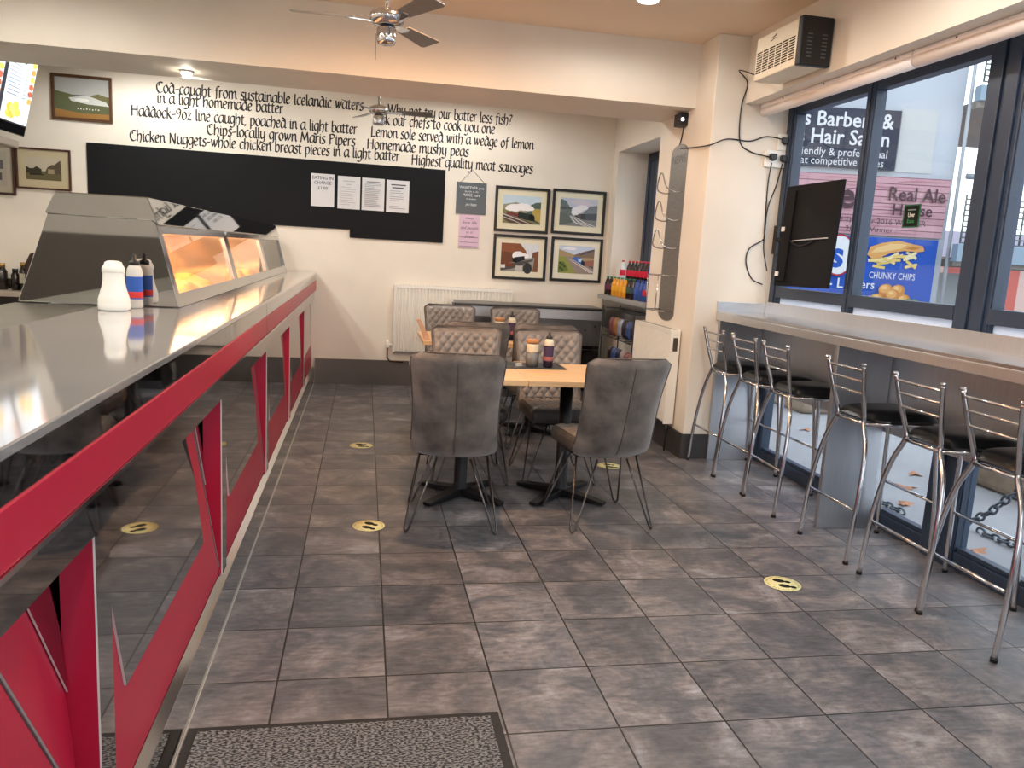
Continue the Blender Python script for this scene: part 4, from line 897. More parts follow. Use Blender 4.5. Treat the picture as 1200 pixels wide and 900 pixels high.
for ti, (z, tn) in enumerate(tiers):
    for j in range(7):
        (rgb, cn) = cc[(j*3+ti*2) % 7]; y = 6.46+j*.125
        m = MB()
        def pk_(u, v):
            e = min(u, 1-u, v, 1-v); b_ = min(1, e*4)**.6
            return b_
        def front(u, v): return (2.365-.002-.034*pk_(u, v), y-.055+u*.11, z+v*.17)
        def back(u, v): return (2.365+.002+.034*pk_(u, v), y-.055+u*.11, z+v*.17)
        m.grid(front, 8, 8, 0, True); m.grid(back, 8, 8, 0, True, True)
        o = m.build('crisp_packet', mat('packet '+cn, rgb, .3, .2))
        tag(o, cn+' crisp packet, '+ordn[j]+' from the pillar on the '+tn+' tier of the wire rack', 'crisp packet', 'crisp packets in the wire rack')

# ================================================================== FURNITURE
def make_chair():
    t = thing('dining_chair', '', 'chair', (0, 0, 0))
    # backrest: outer shell seen from behind and quilted pad in front
    H0, H1 = .385, .93
    def hw(v):
        w_ = .226+.012*v-.016*math.sin(PI*v)
        top = (1-v)*(H1-H0); bot = v*(H1-H0)
        if top < .045: w_ -= .045-math.sqrt(max(0, .045**2-(.045-top)**2))
        if bot < .06: w_ -= .9*(.06-math.sqrt(max(0, .06**2-(.06-bot)**2)))
        return w_
    def yc(u, v): return -.185-.125*v**1.5+.05*u*u-.012*math.sin(PI*v)*(1-u*u)+(.05*(1-v)**7)
    def back(u, v):
        U = 2*u-1; return (U*hw(v), yc(U, v)-.026*(1-abs(U)**6)*min(1, (1-v)*12+.25)*min(1, v*9+.3), H0+v*(H1-H0))
    def front(u, v):
        U = 2*u-1; return (U*hw(v), yc(U, v)+.022*(1-abs(U)**6)*min(1, (1-v)*12+.25), H0+v*(H1-H0))
    m = MB(); m.grid(back, 24, 30, 0); m.grid(front, 24, 30, 0, True, True)
    m.build('backrest', velvet, t)
    def quilt(u, v):
        U = (2*u-1)*.93; V = .14+.83*v
        x, y, z = front((U+1)/2, V)
        a_ = (x+z*.82)/.062; b_ = (x-z*.82)/.062
        h = (abs(math.sin(PI*a_/1.0))*abs(math.sin(PI*b_/1.0)))**.45
        e = min(1, min(u, 1-u)*14, (1-v)*18, v*18)
        return (x, y+.003+.017*h*e*1.0+.004*e-.004*(1-e), z)
    m = MB(); m.grid(quilt, 64, 84, 0, True, True); m.build('quilted_pad', leath, t)
    m = MB()
    m.tube([(0, yc(0, v)-.0275*min(1, (1-v)*12+.25)*min(1, v*9+.3), H0+v*(H1-H0)) for v in [i/24 for i in range(1, 24)]], .0022, 6)
    rim = [(s_*hw(v), yc(1, v), H0+v*(H1-H0)) for s_, vs in ((1, [i/20 for i in range(3, 21)]), (-1, [i/20 for i in range(20, 2, -1)])) for v in vs]
    m.tube(rim, .004, 6); m.build('seam_piping', seamc, t)
    m = MB(); m.box(-.214, .214, -.125, .27, .392, .485); m.build('seat', seatv, t, bevel=.038, seg=4)
    m = MB()
    def sq(u, v):
        x = -.19+u*.38; y = -.10+v*.34; h = abs(math.sin(PI*(x+y*.82)/.062)*math.sin(PI*(x-y*.82)/.062))**.5; e = min(1, min(u, 1-u, v, 1-v)*14)
        return (x, y, .4845+e*(.003+.008*h))
    m.grid(sq, 40, 40); m.build('seat_quilting', leath, t)
    m = MB(); m.box(-.175, .175, -.08, .2, .375, .3915); m.build('seat_base', iron, t)
    for sx in (-1, 1):
        for sy_ in (-1, 1):
            fx, fy = sx*.228, .03+sy_*.225
            a0 = Vector((sx*.175, .03+sy_*.085, .376)); a1 = Vector((sx*.085, .03+sy_*.16, .376)); f = Vector((fx, fy, .006)); d = (a1-a0).normalized()*.012
            m = MB(); m.tube([a0, a0.lerp(f-d, .97), f-d*.6+Vector((0, 0, .004)), f, f+d*.6+Vector((0, 0, .004)), a1.lerp(f+d, .97), a1], .0055, 8)
            m.lathe([(.009, 0), (.009, .006), (.006, .010)], 10, (fx, fy, 0), 0); m.build('leg', gun, t)
    return t
chairs = [
 ((.485, 3.985), -6, 'grey velvet dining chair seen from behind, at the left of the near table', 'near'),
 ((1.300, 3.99), 7, 'grey velvet dining chair seen from behind, at the right of the near table', 'near'),
 ((.675, 4.875), 180, 'quilted dining chair facing the view across the near table, behind the left chair', 'near'),
 ((1.235, 4.875), 181, 'quilted dining chair facing the view behind the sauce bottle on the near table', 'near'),
 ((.800, 5.71), 0, 'dining chair turned away, back to back behind the left quilted chair, at the far table', 'far'),
 ((1.290, 5.72), 0, 'dining chair turned away, back to back behind the right quilted chair, at the far table', 'far'),
 ((.775, 6.87), 180, 'quilted dining chair facing the view in front of the white radiator, at the far table', 'far'),
 ((1.380, 6.87), 180, 'quilted dining chair facing the view in front of the steel chest, at the far table', 'far')]
proto = make_chair(); all_ch = [proto] + [copy_tree(proto) for _ in chairs[1:]]
for o, ((x, y), rz, lab, g) in zip(all_ch, chairs):
    o.location = (x, y, 0); o.rotation_euler = (0, 0, math.radians(rz)); o['label'] = lab; o['group'] = 'dining chairs around the %s table' % g

def make_table():
    t = thing('cafe_table', '', 'table')
    m = MB(); m.box(-.303, .303, -.34, .34, .718, .75); m.build('tabletop', pine, t, bevel=.003)
    m = MB(); m.box(-.2, .2, -.22, .22, .708, .7175); m.build('top_plate', iron, t)
    m = MB(); m.lathe([(.052, .03), (.048, .05), (.038, .075), (.038, .707)], 24); m.build('column', iron, t)
    m = MB()
    for k in range(4):
        an = PI/4+k*PI/2; d = Vector((math.cos(an), math.sin(an), 0)); n = Vector((-d.y, d.x, 0))
        m.prism([d*.0+n*.038, d*.30+n*.026, d*.30-n*.026, d*.0-n*.038], (0, 0, .001))
        b = len(m.v)-8
        for i, zz in ((0, .012), (1, .004), (2, .004), (3, .012), (4, .055), (5, .022), (6, .022), (7, .055)): m.v[b+i].z = zz
        m.lathe([(.016, 0), (.016, .005)], 10, d*.27)
    m.build('cross_base', iron, t, bevel=.004)
    return t
tp = make_table()
for o, ((x, y), lab) in zip([tp]+[copy_tree(tp) for _ in range(3)], [((.585, 4.425), 'pale pine cafe table on a black pedestal, left half of the near pair'), ((1.193, 4.42), 'pale pine cafe table holding a black tray, right half of the near pair'), ((.745, 6.12), 'pale pine cafe table of the far pair, in front of the white radiator'), ((1.353, 6.12), 'pale pine cafe table of the far pair, in front of the steel chest')]):
    o.location = (x, y, 0); o['label'] = lab; o['group'] = 'cafe tables pushed together in pairs'

# things on the tables
def condiments(cx, cyy, far):
    w = 'far' if far else 'near'
    m = MB(); m.box(cx-.17, cx+.20, cyy-.10, cyy+.14, .7505, .758); o = m.build('serving_tray', mat('black slate', (44, 46, 50), .4), bevel=.003)
    tag(o, 'black slate tray on the %s pair of pine tables' % w, 'tray', 'slate trays on the tables')
    x, y, z = cx, cyy-.03, .7585
    t = thing('condiment_pot', 'grey pot with a pale label and wooden lid on the %s tray' % w, 'pot', (x, y, z), 'condiment pots on the trays')
    m = MB(); m.lathe([(.036, 0), (.040, .003), (.040, .078), (.036, .08), (.036, .14)], 24, (x, y, z)); m.build('pot', mat('grey tin', (112, 112, 110), .4, .5), t)
    m = MB(); m.lathe([(.0362, .088), (.0366, .089), (.0366, .135), (.0362, .136)], 24, (x, y, z)); m.build('paper_label', flat((214, 204, 178)), t)
    m = MB(); m.lathe([(.036, .1405), (.039, .143), (.039, .160), (.036, .163), (.001, .163)], 24, (x, y, z)); m.build('lid', mat('wooden lid', (176, 124, 82), .5), t)
    m = MB(); 
    for i in range(9): m.box(x-.10+.012*(i % 3), x-.085+.012*(i % 3), y-.02+.01*(i//3), y-.012+.01*(i//3), .7585+.002*i, .7605+.002*i)
    o = m.build('sauce_sachets', mat('white sachet', (214, 214, 210), .5)); tag(o, 'small heap of white sachets beside the pot on the %s tray' % w, 'sachets', kind='stuff')
    sauce_bottle((cx+.095, cyy-.045, .7585), 'dark sauce bottle with pale shoulders and black cap on the %s tray' % w, mat('brown sauce', (46, 36, 54), .25), black, (70, 56, 84), (160, 96, 92), 1.03, 'sauce bottles on the trays')
    m = MB(); m.lathe([(.030, .888), (.031, .889), (.027, .914), (.019, .929)], 24, (cx+.095, cyy-.045, 0)); 
    return m
sh1 = condiments(1.005, 4.60, False); sh2 = condiments(1.05, 6.06, True)
bots = [o for o in bpy.data.objects if o.name.startswith('sauce_bottle') and 'tray' in o['label']]
for s_, b_ in zip((sh1, sh2), bots): s_.build('shoulder', mat('cream shoulder', (214, 206, 186), .4), b_)
m = MB(); m.prism([(.93, 4.69, .7505), (1.08, 4.69, .7505), (1.08, 4.69, .757), (.93, 4.69, .757)], (0, .08, 0))
tag(m.build('wooden_coaster', mat('coaster wood', (206, 160, 108), .5), bevel=.002), 'small wooden block lying behind the slate tray on the near tables', 'coaster')
m = MB(); m.prism([(.455, 5.83, .7505), (.50, 5.83, .7505), (.42, 5.83, .90), (.395, 5.83, .895)], (0, .10, 0))
tag(m.build('menu_card', mat('tan card', (196, 156, 128), .6)), 'tan folded menu card at the left edge of the far tables', 'menu card')

# ------------------------------------------------------------------ bar along the window
bar = thing('window_bar', 'brushed steel bar counter running along the window', 'bar counter', (2.7, 3.4, 0))
m = MB(); m.box(2.497, 2.865, .8, 5.272, 1.082, 1.10); m.build('bar_top', mat('bar top steel', (222, 226, 232), .22, 1.0, noise=.04, nscale=6, stretch=(30, 1, 1)), bar, bevel=.002)
m = MB(); m.box(2.8655, 2.880, .8, 5.272, 1.082, 1.178); m.box(2.497, 2.8645, 5.2725, 5.288, 1.082, 1.165); m.build('upstand', brushed, bar, bevel=.002)
m = MB(); m.box(2.492, 2.507, .8, 5.272, 1.034, 1.0818); m.build('fascia', brushed, bar, bevel=.002)
for y in (5.255, 3.80, 2.30, 1.0):
    m = MB(); m.box(2.52, 2.855, y, y+.03, .0005, 1.0815); m.build('support_panel', brushed_v, bar, bevel=.002)
m = MB(); m.box(2.857, 2.872, .8, 5.28, .56, 1.0815); m.build('modesty_panel', brushed_v, bar)

# ------------------------------------------------------------------ bar stools
def make_stool():
    t = thing('bar_stool', '', 'stool')
    def cush(u, v):
        x = -.165+u*.40; V = 2*v-1; U = 2*u-1; y = V*(.135+.055*u)
        k = max(0, 1-(abs(U)**5+abs(V)**5)); sc = 1-.06*(abs(U)**4*abs(V)**4)
        return (x*sc, y*sc, .712+.046*k**.4)
    def under(u, v):
        x, y, z = cush(u, v); return (x, y, .712-.02*((z-.712)/.046))
    m = MB(); m.grid(cush, 20, 20); m.grid(under, 20, 20, 0, True, True); m.build('seat', vinyl, t)
    R = .0115
    for s_ in (-1, 1):
        m = MB(); m.tube(spline([(-.225, s_*.150, .985), (-.195, s_*.130, .85), (-.163, s_*.113, .73), (-.160, s_*.112, .688), (-.172, s_*.163, .58), (-.19, s_*.192, .44), (-.212, s_*.208, .24), (-.230, s_*.210, .004)], 5), R, 12)
        m.lathe([(R*1.02, .978), (R*1.04, .992), (.001, .993)], 12, (-.2255, s_*.1502, 0), 0)
        m.build('rear_leg', chrome, t)
        m = MB(); m.tube(spline([(.190, s_*.165, .690), (.206, s_*.184, .58), (.217, s_*.196, .44), (.230, s_*.206, .24), (.238, s_*.210, .004)], 5), R, 12); m.build('front_leg', chrome, t)
        m = MB(); m.lathe([(.014, 0), (.014, .012), (.0125, .016)], 12, (-.230, s_*.210, 0)); m.lathe([(.014, 0), (.014, .012), (.0125, .016)], 12, (.238, s_*.210, 0)); m.build('rubber_foot', black, t)
    for z, x, w_ in ((.955, -.218, .145), (.90, -.206, .137), (.84, -.193, .128)):
        m = MB(); m.tube(spline([(x, -w_, z), (x-.018, -w_*.5, z+.004), (x-.024, 0, z+.005), (x-.018, w_*.5, z+.004), (x, w_, z)], 4), .0068, 10); m.build('back_rail', chrome, t)
    m = MB(); m.tube([(-.160, -.112, .688), (-.160, .112, .688)], .010, 10); m.tube([(.19, -.165, .690), (.19, .165, .690)], .010, 10); m.tube([(-.16, -.112, .688), (.19, -.165, .690)], .010, 10); m.tube([(-.16, .112, .688), (.19, .165, .690)], .010, 10); m.build('seat_frame', chrome, t)
    m = MB(); m.tube([(-.209, -.193, .27), (-.209, .193, .27)], .008, 10); m.build('footrest', chrome, t)
    m = MB(); m.tube([(.226, -.204, .31), (.226, .204, .31)], .008, 10); m.build('footrest', chrome, t)
    return t
sp_ = make_stool()
for o, ((x, y), rz, lab) in zip([sp_]+[copy_tree(sp_) for _ in range(5)], [((2.60, 5.04), 0, 'black topped chrome bar stool nearest the pillar'), ((2.60, 4.60), 1, 'black topped chrome bar stool, second from the pillar'), ((2.60, 4.195), -2, 'black topped chrome bar stool, third from the pillar'), ((2.60, 3.51), 0, 'black topped chrome bar stool in front of the middle steel support panel'), ((2.595, 2.972), 0, 'black topped chrome bar stool, fifth from the pillar'), ((2.605, 2.572), 0, 'black topped chrome bar stool farthest from the pillar, cut by the right edge')]):
    o.location = (x, y, 0); o.rotation_euler = (0, 0, math.radians(rz)); o['label'] = lab; o['group'] = 'bar stools along the window bar'

# ------------------------------------------------------------------ ceiling fans
def make_fan():
    t = thing('ceiling_fan', '', 'ceiling fan')
    m = MB(); m.tube([(0, 0, .04), (0, 0, .40)], .011, 12); m.build('down_rod', chrome, t)
    m = MB(); m.lathe([(.012, .385), (.05, .392), (.062, .43), (.062, .454)], 24); m.build('ceiling_cup', chrome, t)
    m = MB(); m.lathe([(.001, .058), (.022, .056), (.05, .046), (.082, .028), (.088, .010), (.083, -.010), (.06, -.026), (.03, -.03)], 32); m.build('motor_housing', chrome, t)
    m = MB(); m.lathe([(.034, -.029), (.034, -.036)], 24, (0, 0, 0), 1); m.lathe([(.044, -.036), (.048, -.042), (.048, -.098), (.042, -.112), (.001, -.114)], 24); m.build('switch_housing', [chrome, black], t)
    m = MB(); m.tube([(-.043, 0, -.06), (-.05, 0, -.07), (-.05, 0, -.19)], .0012, 5); m.build('pull_cord', mat('pull cord', (90, 80, 70), .6), t)
    return t
blade_m = mat('grey blade', (128, 124, 118), .35, .3)
def add_blades(t, base, loc):
    for k in range(3):
        M = Matrix.Rotation(math.radians(base+120*k), 4, 'Z') @ Matrix.Rotation(math.radians(-13), 4, 'X')
        m = MB(); m.prism([(.16, -.034, -.002), (.44, -.055, -.002), (.455, -.05, -.002), (.458, .045, -.002), (.44, .055, -.002), (.16, .038, -.002)], (0, 0, .006)); m.xf(M); b = m.build('blade', blade_m, t, world=False)
        m = MB(); m.prism([(.06, -.02, -.012), (.18, -.026, -.006), (.205, 0, -.006), (.18, .026, -.006), (.06, .02, -.012)], (0, 0, .004)); m.xf(M); m.build('blade_iron', chrome, b, world=False)
for (x, y, z), base, lab in (((.080, 4.15, 2.515), 177, 'chrome ceiling fan with three grey blades hanging in front of the beam'), ((.092, 7.1, 2.553), -6, 'chrome ceiling fan hanging behind the beam, in front of the wall lettering')):
    f = make_fan(); 
    add_blades(f, base, None); f.location = (x, y, z); f['label'] = lab; f['group'] = 'chrome ceiling fans'

# ------------------------------------------------------------------ downlights
def downlight(x, y, z, label, watts, r=.075, kind='downlight', group='ceiling downlights', colr=WARM):
    t = thing(kind, label, 'ceiling light', (x, y, z), group)
    m = MB(); m.lathe([(r*.8, -.004), (r, -.006), (r*1.05, -.0005)], 28, (x, y, z)); m.build('trim_ring', white_pl, t)
    m = MB(); m.lathe([(.001, -.0065), (r*.78, -.0065), (r*.78, -.0045)], 28, (x, y, z)); m.build('lens', mat('lit lens', (255, 240, 222), .5, emit=9), t)
    lamp('downlight beam', (x, y, z-.012), watts, colr, r*.8, 'SPOT', 177)
downlight(1.642, 4.82, ZC, 'round lit downlight in the ceiling above the right of the near table', DOWNLIGHT_W*.27)
for x, y, lab in ((-1.9, 4.6, 'over the counter before the beam'), (.35, 3.9, 'over the aisle before the nearer fan'), (1.642, 2.9, 'over the aisle beside the bar'), (-1.9, 2.4, 'over the near end of the counter'), (.1, .8, 'over the door mat'), (1.9, .8, 'over the near end of the bar'), (-1.9, .5, 'over the end of the counter by the front wall'), (-2.9, 3.4, 'over the kitchen side behind the range')):  # aisle, kitchen and front wall lamps are unseen, added for their light
    downlight(x, y, ZC, 'round lit downlight '+lab, DOWNLIGHT_W*(1.0 if 'kitchen' in lab else .7 if 'beside the bar' in lab else .4 if 'before the beam' in lab else 2.2 if 'aisle before' in lab else 1), colr=(1.0, .54, .26) if 'aisle before' in lab else WARM)  # orange aisle lamp is added to tint the beam and ceiling
for x, y, lab in ((.9, 7.15, 'over the far tables behind the beam'), (-1.9, 7.3, 'over the range behind the beam')):
    downlight(x, y, ZC, 'round lit downlight '+lab, DOWNLIGHT_W*.85, colr=(1.0, .97, .92))
t = thing('spotlight', 'small bright spotlight under the beam lighting the hand lettered wall', 'ceiling light', (-1.23, 5.99, 2.53))
m = MB(); m.lathe([(.045, -.0005), (.045, -.012), (.034, -.014)], 20, (-1.23, 5.99, 2.53)); m.build('trim_ring', white_pl, t)
m = MB(); m.lathe([(.001, -.05), (.022, -.044), (.034, -.02), (.033, -.0125)], 20, (-1.23, 5.99, 2.53)); m.build('bulb', mat('bulb glow', (255, 244, 226), .5, emit=30), t)
lamp('spotlight beam', (-1.23, 6.02, 2.46), SPOT_W, WARM, .03, 'SPOT', 110, (math.radians(58), 0, 0))

# ------------------------------------------------------------------ on the right wall
ht = thing('fan_heater', 'cream wall heater with slotted grille and black end high on the right wall', 'heater', (2.46, 4.53, 2.55))
m = MB(); m.box(2.362, 2.545, 4.315, 4.80, 2.56, 2.815); m.build('casing', mat('cream casing', (226, 218, 196), .4), ht, bevel=.008)
m = MB(); m.box(2.358, 2.555, 4.27, 4.314, 2.555, 2.82); m.build('end_cap', black, ht, bevel=.008)
m = MB()
for i in range(9):
    z = 2.60+i*.0145
    for j in range(6): m.box(2.3605, 2.3625, 4.335+j*.076, 4.335+j*.076+.062, z, z+.0075)
m.build('grille', gloss_black, ht)
for x_ in (2.40, 2.49):
    m = MB()
    for i in range(7): m.box(x_, x_+.03, 4.2685, 4.2705, 2.60+i*.02, 2.606+i*.02)
    m.build('end_vents', mat('vent grey', (90, 92, 98), .5), ht)
m = MB(); m.poly([(2.3612, 4.62, 2.775), (2.3612, 4.56, 2.79), (2.3612, 4.55, 2.783), (2.3612, 4.60, 2.772)]); m.poly([(2.3612, 4.625, 2.763), (2.3612, 4.565, 2.772), (2.3612, 4.565, 2.766), (2.3612, 4.625, 2.757)]); m.build('emblem', flat((90, 60, 70)), ht)
m = MB(); m.box(2.546, 2.5598, 4.35, 4.75, 2.62, 2.78); m.build('wall_bracket', iron, ht)
blind_m = mat('pinkish white blind', (240, 234, 232), .4)
for y0, y1, lab in ((3.71, 5.25, 'rolled white blind cassette above the window nearer the pillar'), (1.2, 3.70, 'rolled white blind cassette above the window at the right edge')):
    t = thing('roller_blind', lab, 'blind', (2.70, (y0+y1)/2, 2.5), 'rolled blinds above the windows')
    m = MB(); m.tube([(2.69, y0, 2.482), (2.69, y1, 2.482)], .034, 20); m.build('roller', blind_m, t)
    m = MB(); m.box(2.655, 2.73, y0, y1, 2.500, 2.5298); m.build('cassette', blind_m, t, bevel=.008)
    m = MB()
    for y in (y0+.12, y1-.3, (y0+y1)/2): m.lathe([(.001, 2.6535), (.006, 2.654), (.006, 2.6555)], 8, (0, y, 2.517), axis='x')
    m.build('screw', mat('rust screw', (110, 70, 56), .6), t)
# rear of a wall screen
t = thing('wall_screen', 'black flat screen seen from behind, angled in front of the window by the pillar', 'screen', (2.76, 4.7, 1.63))
P0, P1 = Vector((2.735, 4.955, 1.305)), Vector((2.785, 4.40, 1.315)); ux = (P1-P0).normalized(); nz = ux.cross(Vector((0, 0, 1))).normalized()
hT = Vector((.02, -.01, .655))
m = MB(); m.prism([P0, P1, P1+hT, P0+hT], -nz*.02 if nz.x < 0 else nz*.02); m.build('panel', blackmatt, t, bevel=.004)
sg = nz if nz.x < 0 else -nz
m = MB(); q0 = P0+sg*.001
m.prism([q0+ux*.02+hT*.05, q0+ux*.12+hT*.05, q0+ux*.12+hT*.95, q0+ux*.02+hT*.95], sg*.014); m.build('rear_housing', blackmatt, t, bevel=.004)
m = MB()
for k in (.10, .55): m.prism([q0+ux*.03+hT*k+sg*.0145, q0+ux*.06+hT*k+sg*.0145, q0+ux*.06+hT*(k+.045)+sg*.0145, q0+ux*.03+hT*(k+.045)+sg*.0145], sg*.008)
m.build('white_plug', white_pl, t)
m = MB(); m.tube(spline([q0+ux*.15+hT*.45+sg*.008, q0+ux*.3+hT*.46+sg*.01, q0+ux*.5+hT*.47+sg*.006], 5), .004, 6); m.tube(spline([q0+ux*.10+hT*.47+sg*.006, q0+ux*.22+hT*.40+sg*.006, q0+ux*.36+hT*.44+sg*.006], 5), .004, 6, 1); m.build('cable', [mat('silver cable', (180, 180, 184), .4), black], t)
m = MB(); m.tube([P0+ux*.08+hT*.5-sg*.022, P0+ux*.10+hT*.5-sg*.07, (2.884, 5.24, 1.62)], .014, 8); m.box(2.865, 2.884, 5.215, 5.27, 1.52, 1.72); m.build('wall_arm', black, t)
# sockets with plugs
def socket(x0, x1, z0, z1, plugs, lab):
    t = thing('wall_socket', lab, 'socket', ((x0+x1)/2, 5.29, (z0+z1)/2), 'white sockets on the pillar')
    m = MB(); m.box(x0, x1, 5.268, 5.2895, z0, z1); m.build('plate', white_pl, t, bevel=.004)
    for px, pz in plugs:
        m = MB(); m.prism([(px-.024, 5.2675, pz-.012), (px, 5.2675, pz-.027), (px+.024, 5.2675, pz-.012), (px+.024, 5.2675, pz+.024), (px-.024, 5.2675, pz+.024)], (0, -.034, 0)); m.build('plug', black, t, bevel=.006)
socket(2.828, 2.902, 2.236, 2.350, [(2.868, 2.30)], 'upper white wall socket with one black plug by the window frame')
socket(2.742, 2.902, 2.120, 2.2345, [(2.79, 2.185), (2.872, 2.18)], 'lower double white wall socket with two black plugs by the window frame')
cab = black
def cable(pts, lab, r=.0045):
    m = MB(); m.tube(spline(pts, 8), r, 7); tag(m.build('power_cable', cab), lab, 'cable', 'black cables on the pillar')
Yw = 5.284
cable([(2.37, 4.79, 2.60), (2.45, 5.2, 2.72), (2.555, 5.275, 2.66), (2.53, Yw, 2.50), (2.545, Yw, 2.28), (2.63, Yw, 2.215), (2.765, Yw-.03, 2.185)], 'black cable looping from the cream heater down to the lower socket')
cable([(2.322, 5.80, 2.27), (2.322, 5.55, 2.25), (2.325, 5.285, 2.235), (2.45, Yw, 2.285), (2.62, Yw, 2.285), (2.74, Yw, 2.325), (2.85, Yw-.035, 2.31)], 'black cable running across the pillar from the newspaper rack to the upper socket')
cable([(2.79, Yw-.02, 2.15), (2.79, Yw, 2.0), (2.80, Yw, 1.7), (2.80, Yw, 1.62), (2.70, Yw, 1.55), (2.685, Yw, 1.45), (2.74, Yw, 1.34), (2.82, Yw-.02, 1.30)], 'black cable hanging from the left plug and looping out to the screen')
cable([(2.872, Yw-.02, 2.15), (2.855, Yw, 2.0), (2.81, Yw, 1.85), (2.80, Yw-.009, 1.7), (2.81, Yw, 1.55), (2.80, Yw-.1, 1.40)], 'black cable hanging straight from the right plug to the screen')
# newspaper rack
nr = thing('newspaper_rack', 'steel wall rack marked NEWS with bent wire hoops on the pillar side', 'newspaper rack', (2.33, 5.83, .98))
y0, y1 = 5.665, 5.985; xN = 2.3285
out = []
for k in range(13): t_ = PI*k/12; out.append((xN, (y0+y1)/2-math.cos(t_)*(y1-y0)/2, 2.235+.07*math.sin(t_)))
for k in range(13): t_ = PI*k/12; out.append((xN, (y0+y1)/2+math.cos(t_)*(y1-y0)/2, 1.03-.06*math.sin(t_)))
m = MB(); m.prism(out, (-.003, 0, 0)); m.build('back_plate', mat('grey rack steel', (150, 146, 142), .45, 1.0, noise=.08, nscale=10, stretch=(1, 1, 6)), nr)
m = MB(); m.text('NEWS', (xN-.0036, y1-.03, 2.165), (0, -1, 0), (0, 0, 1), .085, width=y1-y0-.06); m.build('lettering', gun, nr)
for zc in (1.95, 1.74, 1.53):
    m = MB(); m.tube(spline([(xN-.003, y0+.04, zc), (xN-.06, y0+.05, zc-.005), (xN-.12, y0+.07, zc+.03), (xN-.13, y0+.12, zc+.11), (xN-.13, y0+.16, zc+.135), (xN-.13, y0+.20, zc+.11), (xN-.12, y0+.25, zc+.02), (xN-.06, y0+.27, zc-.005), (xN-.003, y0+.28, zc)], 5), .005, 8); m.build('wire_hoop', chrome, nr)
m = MB(); m.tube([(xN-.003, y0+.04, 1.32), (xN-.13, y0+.04, 1.32), (xN-.13, y0+.28, 1.32), (xN-.003, y0+.28, 1.32)], .005, 8); m.tube([(xN-.003, y0+.05, 1.05), (xN-.13, y0+.05, 1.05), (xN-.13, y0+.27, 1.05), (xN-.003, y0+.27, 1.05)], .005, 8); m.tube([(xN-.13, y0+.06, 1.05), (xN-.13, y0+.05, 1.315)], .0045, 8); m.tube([(xN-.13, y0+.26, 1.05), (xN-.13, y0+.27, 1.315)], .0045, 8); m.build('wire_basket', chrome, nr)
t = thing('security_camera', 'small black camera box with white lens under the beam above the newspaper rack', 'camera', (2.32, 5.80, 2.47))
m = MB(); m.box(2.265, 2.329, 5.72, 5.84, 2.425, 2.515); m.build('housing', black, t, bevel=.006)
m = MB(); m.lathe([(.001, 5.7175), (.014, 5.718), (.014, 5.7195)], 14, (2.285, 0, 2.468), axis='y'); m.build('lens', mat('white led', (240, 244, 255), .3, emit=1.2), t)
m = MB(); m.tube(spline([(2.322, 5.78, 2.425), (2.324, 5.80, 2.36), (2.324, 5.83, 2.30)], 5), .004, 6); m.build('cable', black, t)
# window sticker
t = thing('window_sticker', 'small black and green Uber Eats sticker on the window glass', 'sticker', (2.93, 3.915, 1.68))
a = Art((2.9345, 3.985, 1.682), (0, -1, 0), (0, 0, 1), .135, .125, (46, 98, 72))
a.rect(.08, .06, .92, .94, (18, 24, 24)); a.rect(.25, .74, .75, .79, (120, 140, 132)); a.t((236, 240, 240), 'Uber', .5, .46, .034, 'CENTER', width=.055, bold=.01); a.t((70, 150, 100), 'Eats', .5, .20, .03, 'CENTER', width=.055)
m = MB(); m.box(2.9346, 2.9364, 3.85, 3.985, 1.682, 1.807); m.build('backing', flat((46, 98, 72)), t); a.build('printing', t)

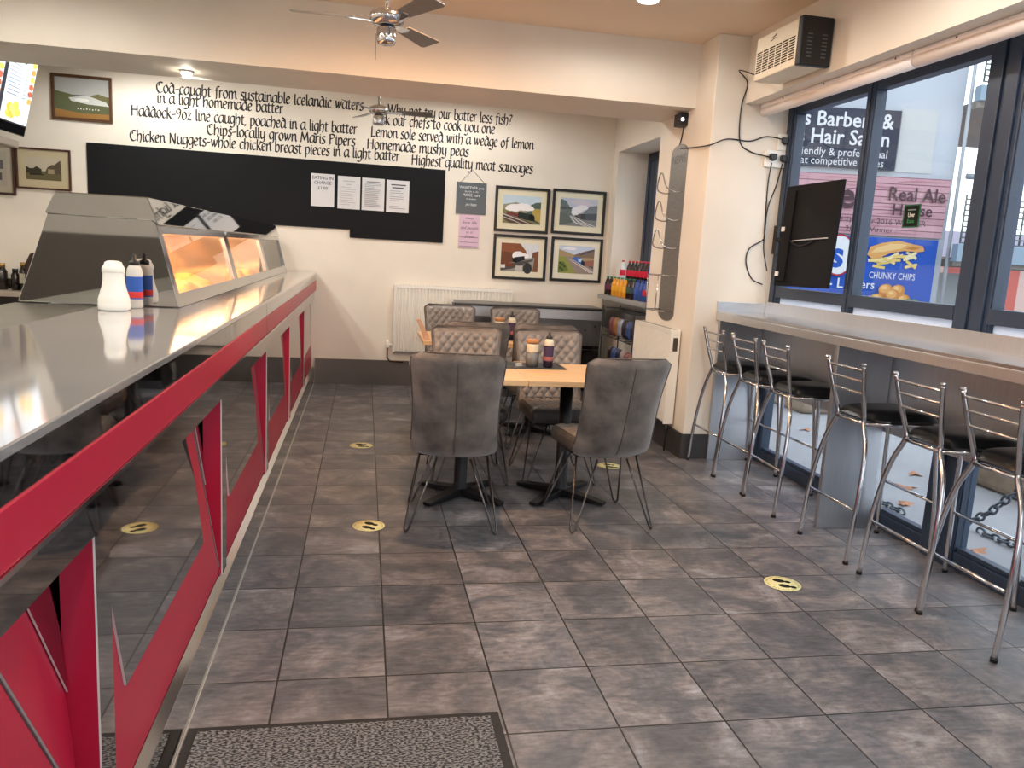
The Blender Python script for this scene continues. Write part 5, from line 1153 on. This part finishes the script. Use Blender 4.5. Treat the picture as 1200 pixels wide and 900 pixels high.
# ------------------------------------------------------------------ floor things
def mat_carpet():
    m = bpy.data.materials.new('flecked matting'); m.use_nodes = True; nt = m.node_tree; b = nt.nodes['Principled BSDF']; b.inputs['Roughness'].default_value = .95
    co = nt.nodes.new('ShaderNodeTexCoord'); mp = nt.nodes.new('ShaderNodeMapping'); mp.inputs['Scale'].default_value = (1, 2.2, 1); nt.links.new(co.outputs['Object'], mp.inputs[0])
    n = nt.nodes.new('ShaderNodeTexNoise'); n.inputs['Scale'].default_value = 95; n.inputs['Detail'].default_value = 1; nt.links.new(mp.outputs[0], n.inputs['Vector'])
    r = nt.nodes.new('ShaderNodeValToRGB'); r.color_ramp.elements[0].position = .44; r.color_ramp.elements[0].color = srgb(44, 44, 46); r.color_ramp.elements[1].position = .58; r.color_ramp.elements[1].color = srgb(140, 139, 138)
    nt.links.new(n.outputs['Fac'], r.inputs[0]); nt.links.new(r.outputs[0], b.inputs['Base Color'])
    bp = nt.nodes.new('ShaderNodeBump'); bp.inputs['Strength'].default_value = .6; bp.inputs['Distance'].default_value = .004; nt.links.new(n.outputs['Fac'], bp.inputs['Height']); nt.links.new(bp.outputs[0], b.inputs['Normal'])
    return m
t = thing('door_mat', 'flecked grey door mat with a black rubber edge at the bottom of the view', 'mat', (0, 1.6, 0))
m = MB(); m.box(-.468, .445, 1.0, 2.21, .0005, .006); m.build('rubber_edge', mat('rubber', (34, 34, 36), .7), t, bevel=.002)
m = MB(); m.box(-.44, .415, 1.03, 2.183, .0062, .011); m.build('pile', mat_carpet(), t)
def floor_sticker(x, y, rz, label):
    t = thing('floor_sticker', label, 'floor sticker', (x, y, 0), 'yellow footprint stickers on the floor'); M = Matrix.Translation((x, y, 0)) @ Matrix.Rotation(rz, 4, 'Z')
    m = MB(); m.lathe([(.082, .0002), (.082, .0012), (.001, .00125)], 36); m.xf(M); m.build('disc', flat((222, 220, 166)), t)
    m = MB()
    for s_ in (-1, 1):
        for cyy, ra, rb in ((.012*s_+.004, .019, .028), (-.034+.012*s_, .013, .015)):
            m.poly([Vector((s_*.026+ra*math.cos(q), cyy+rb*math.sin(q), .0016)) for q in [2*PI*i/18 for i in range(18)]])
    m.xf(M); m.build('footprints', flat((34, 34, 30)), t)
    m = MB()
    for k in range(40):
        if k % 4 == 3: continue
        a0 = 2*PI*k/40; a1 = a0+.07
        m.poly([(r*math.cos(q), r*math.sin(q), .0016) for r, q in ((.066, a0), (.073, a0), (.073, a1), (.066, a1))])
    m.xf(M); m.build('ring_marks', flat((168, 164, 110)), t)
floor_sticker(.009, 5.579, 1.4, 'yellow footprint floor sticker in the aisle, the farther one beside the counter')
floor_sticker(.055, 3.914, .9, 'yellow footprint floor sticker in the aisle, the nearer one beside the counter')
floor_sticker(1.71, 5.07, 1.2, 'yellow footprint floor sticker partly hidden behind the right dining chair')
floor_sticker(1.916, 3.095, 1.1, 'yellow footprint floor sticker on open floor before the bar stools')
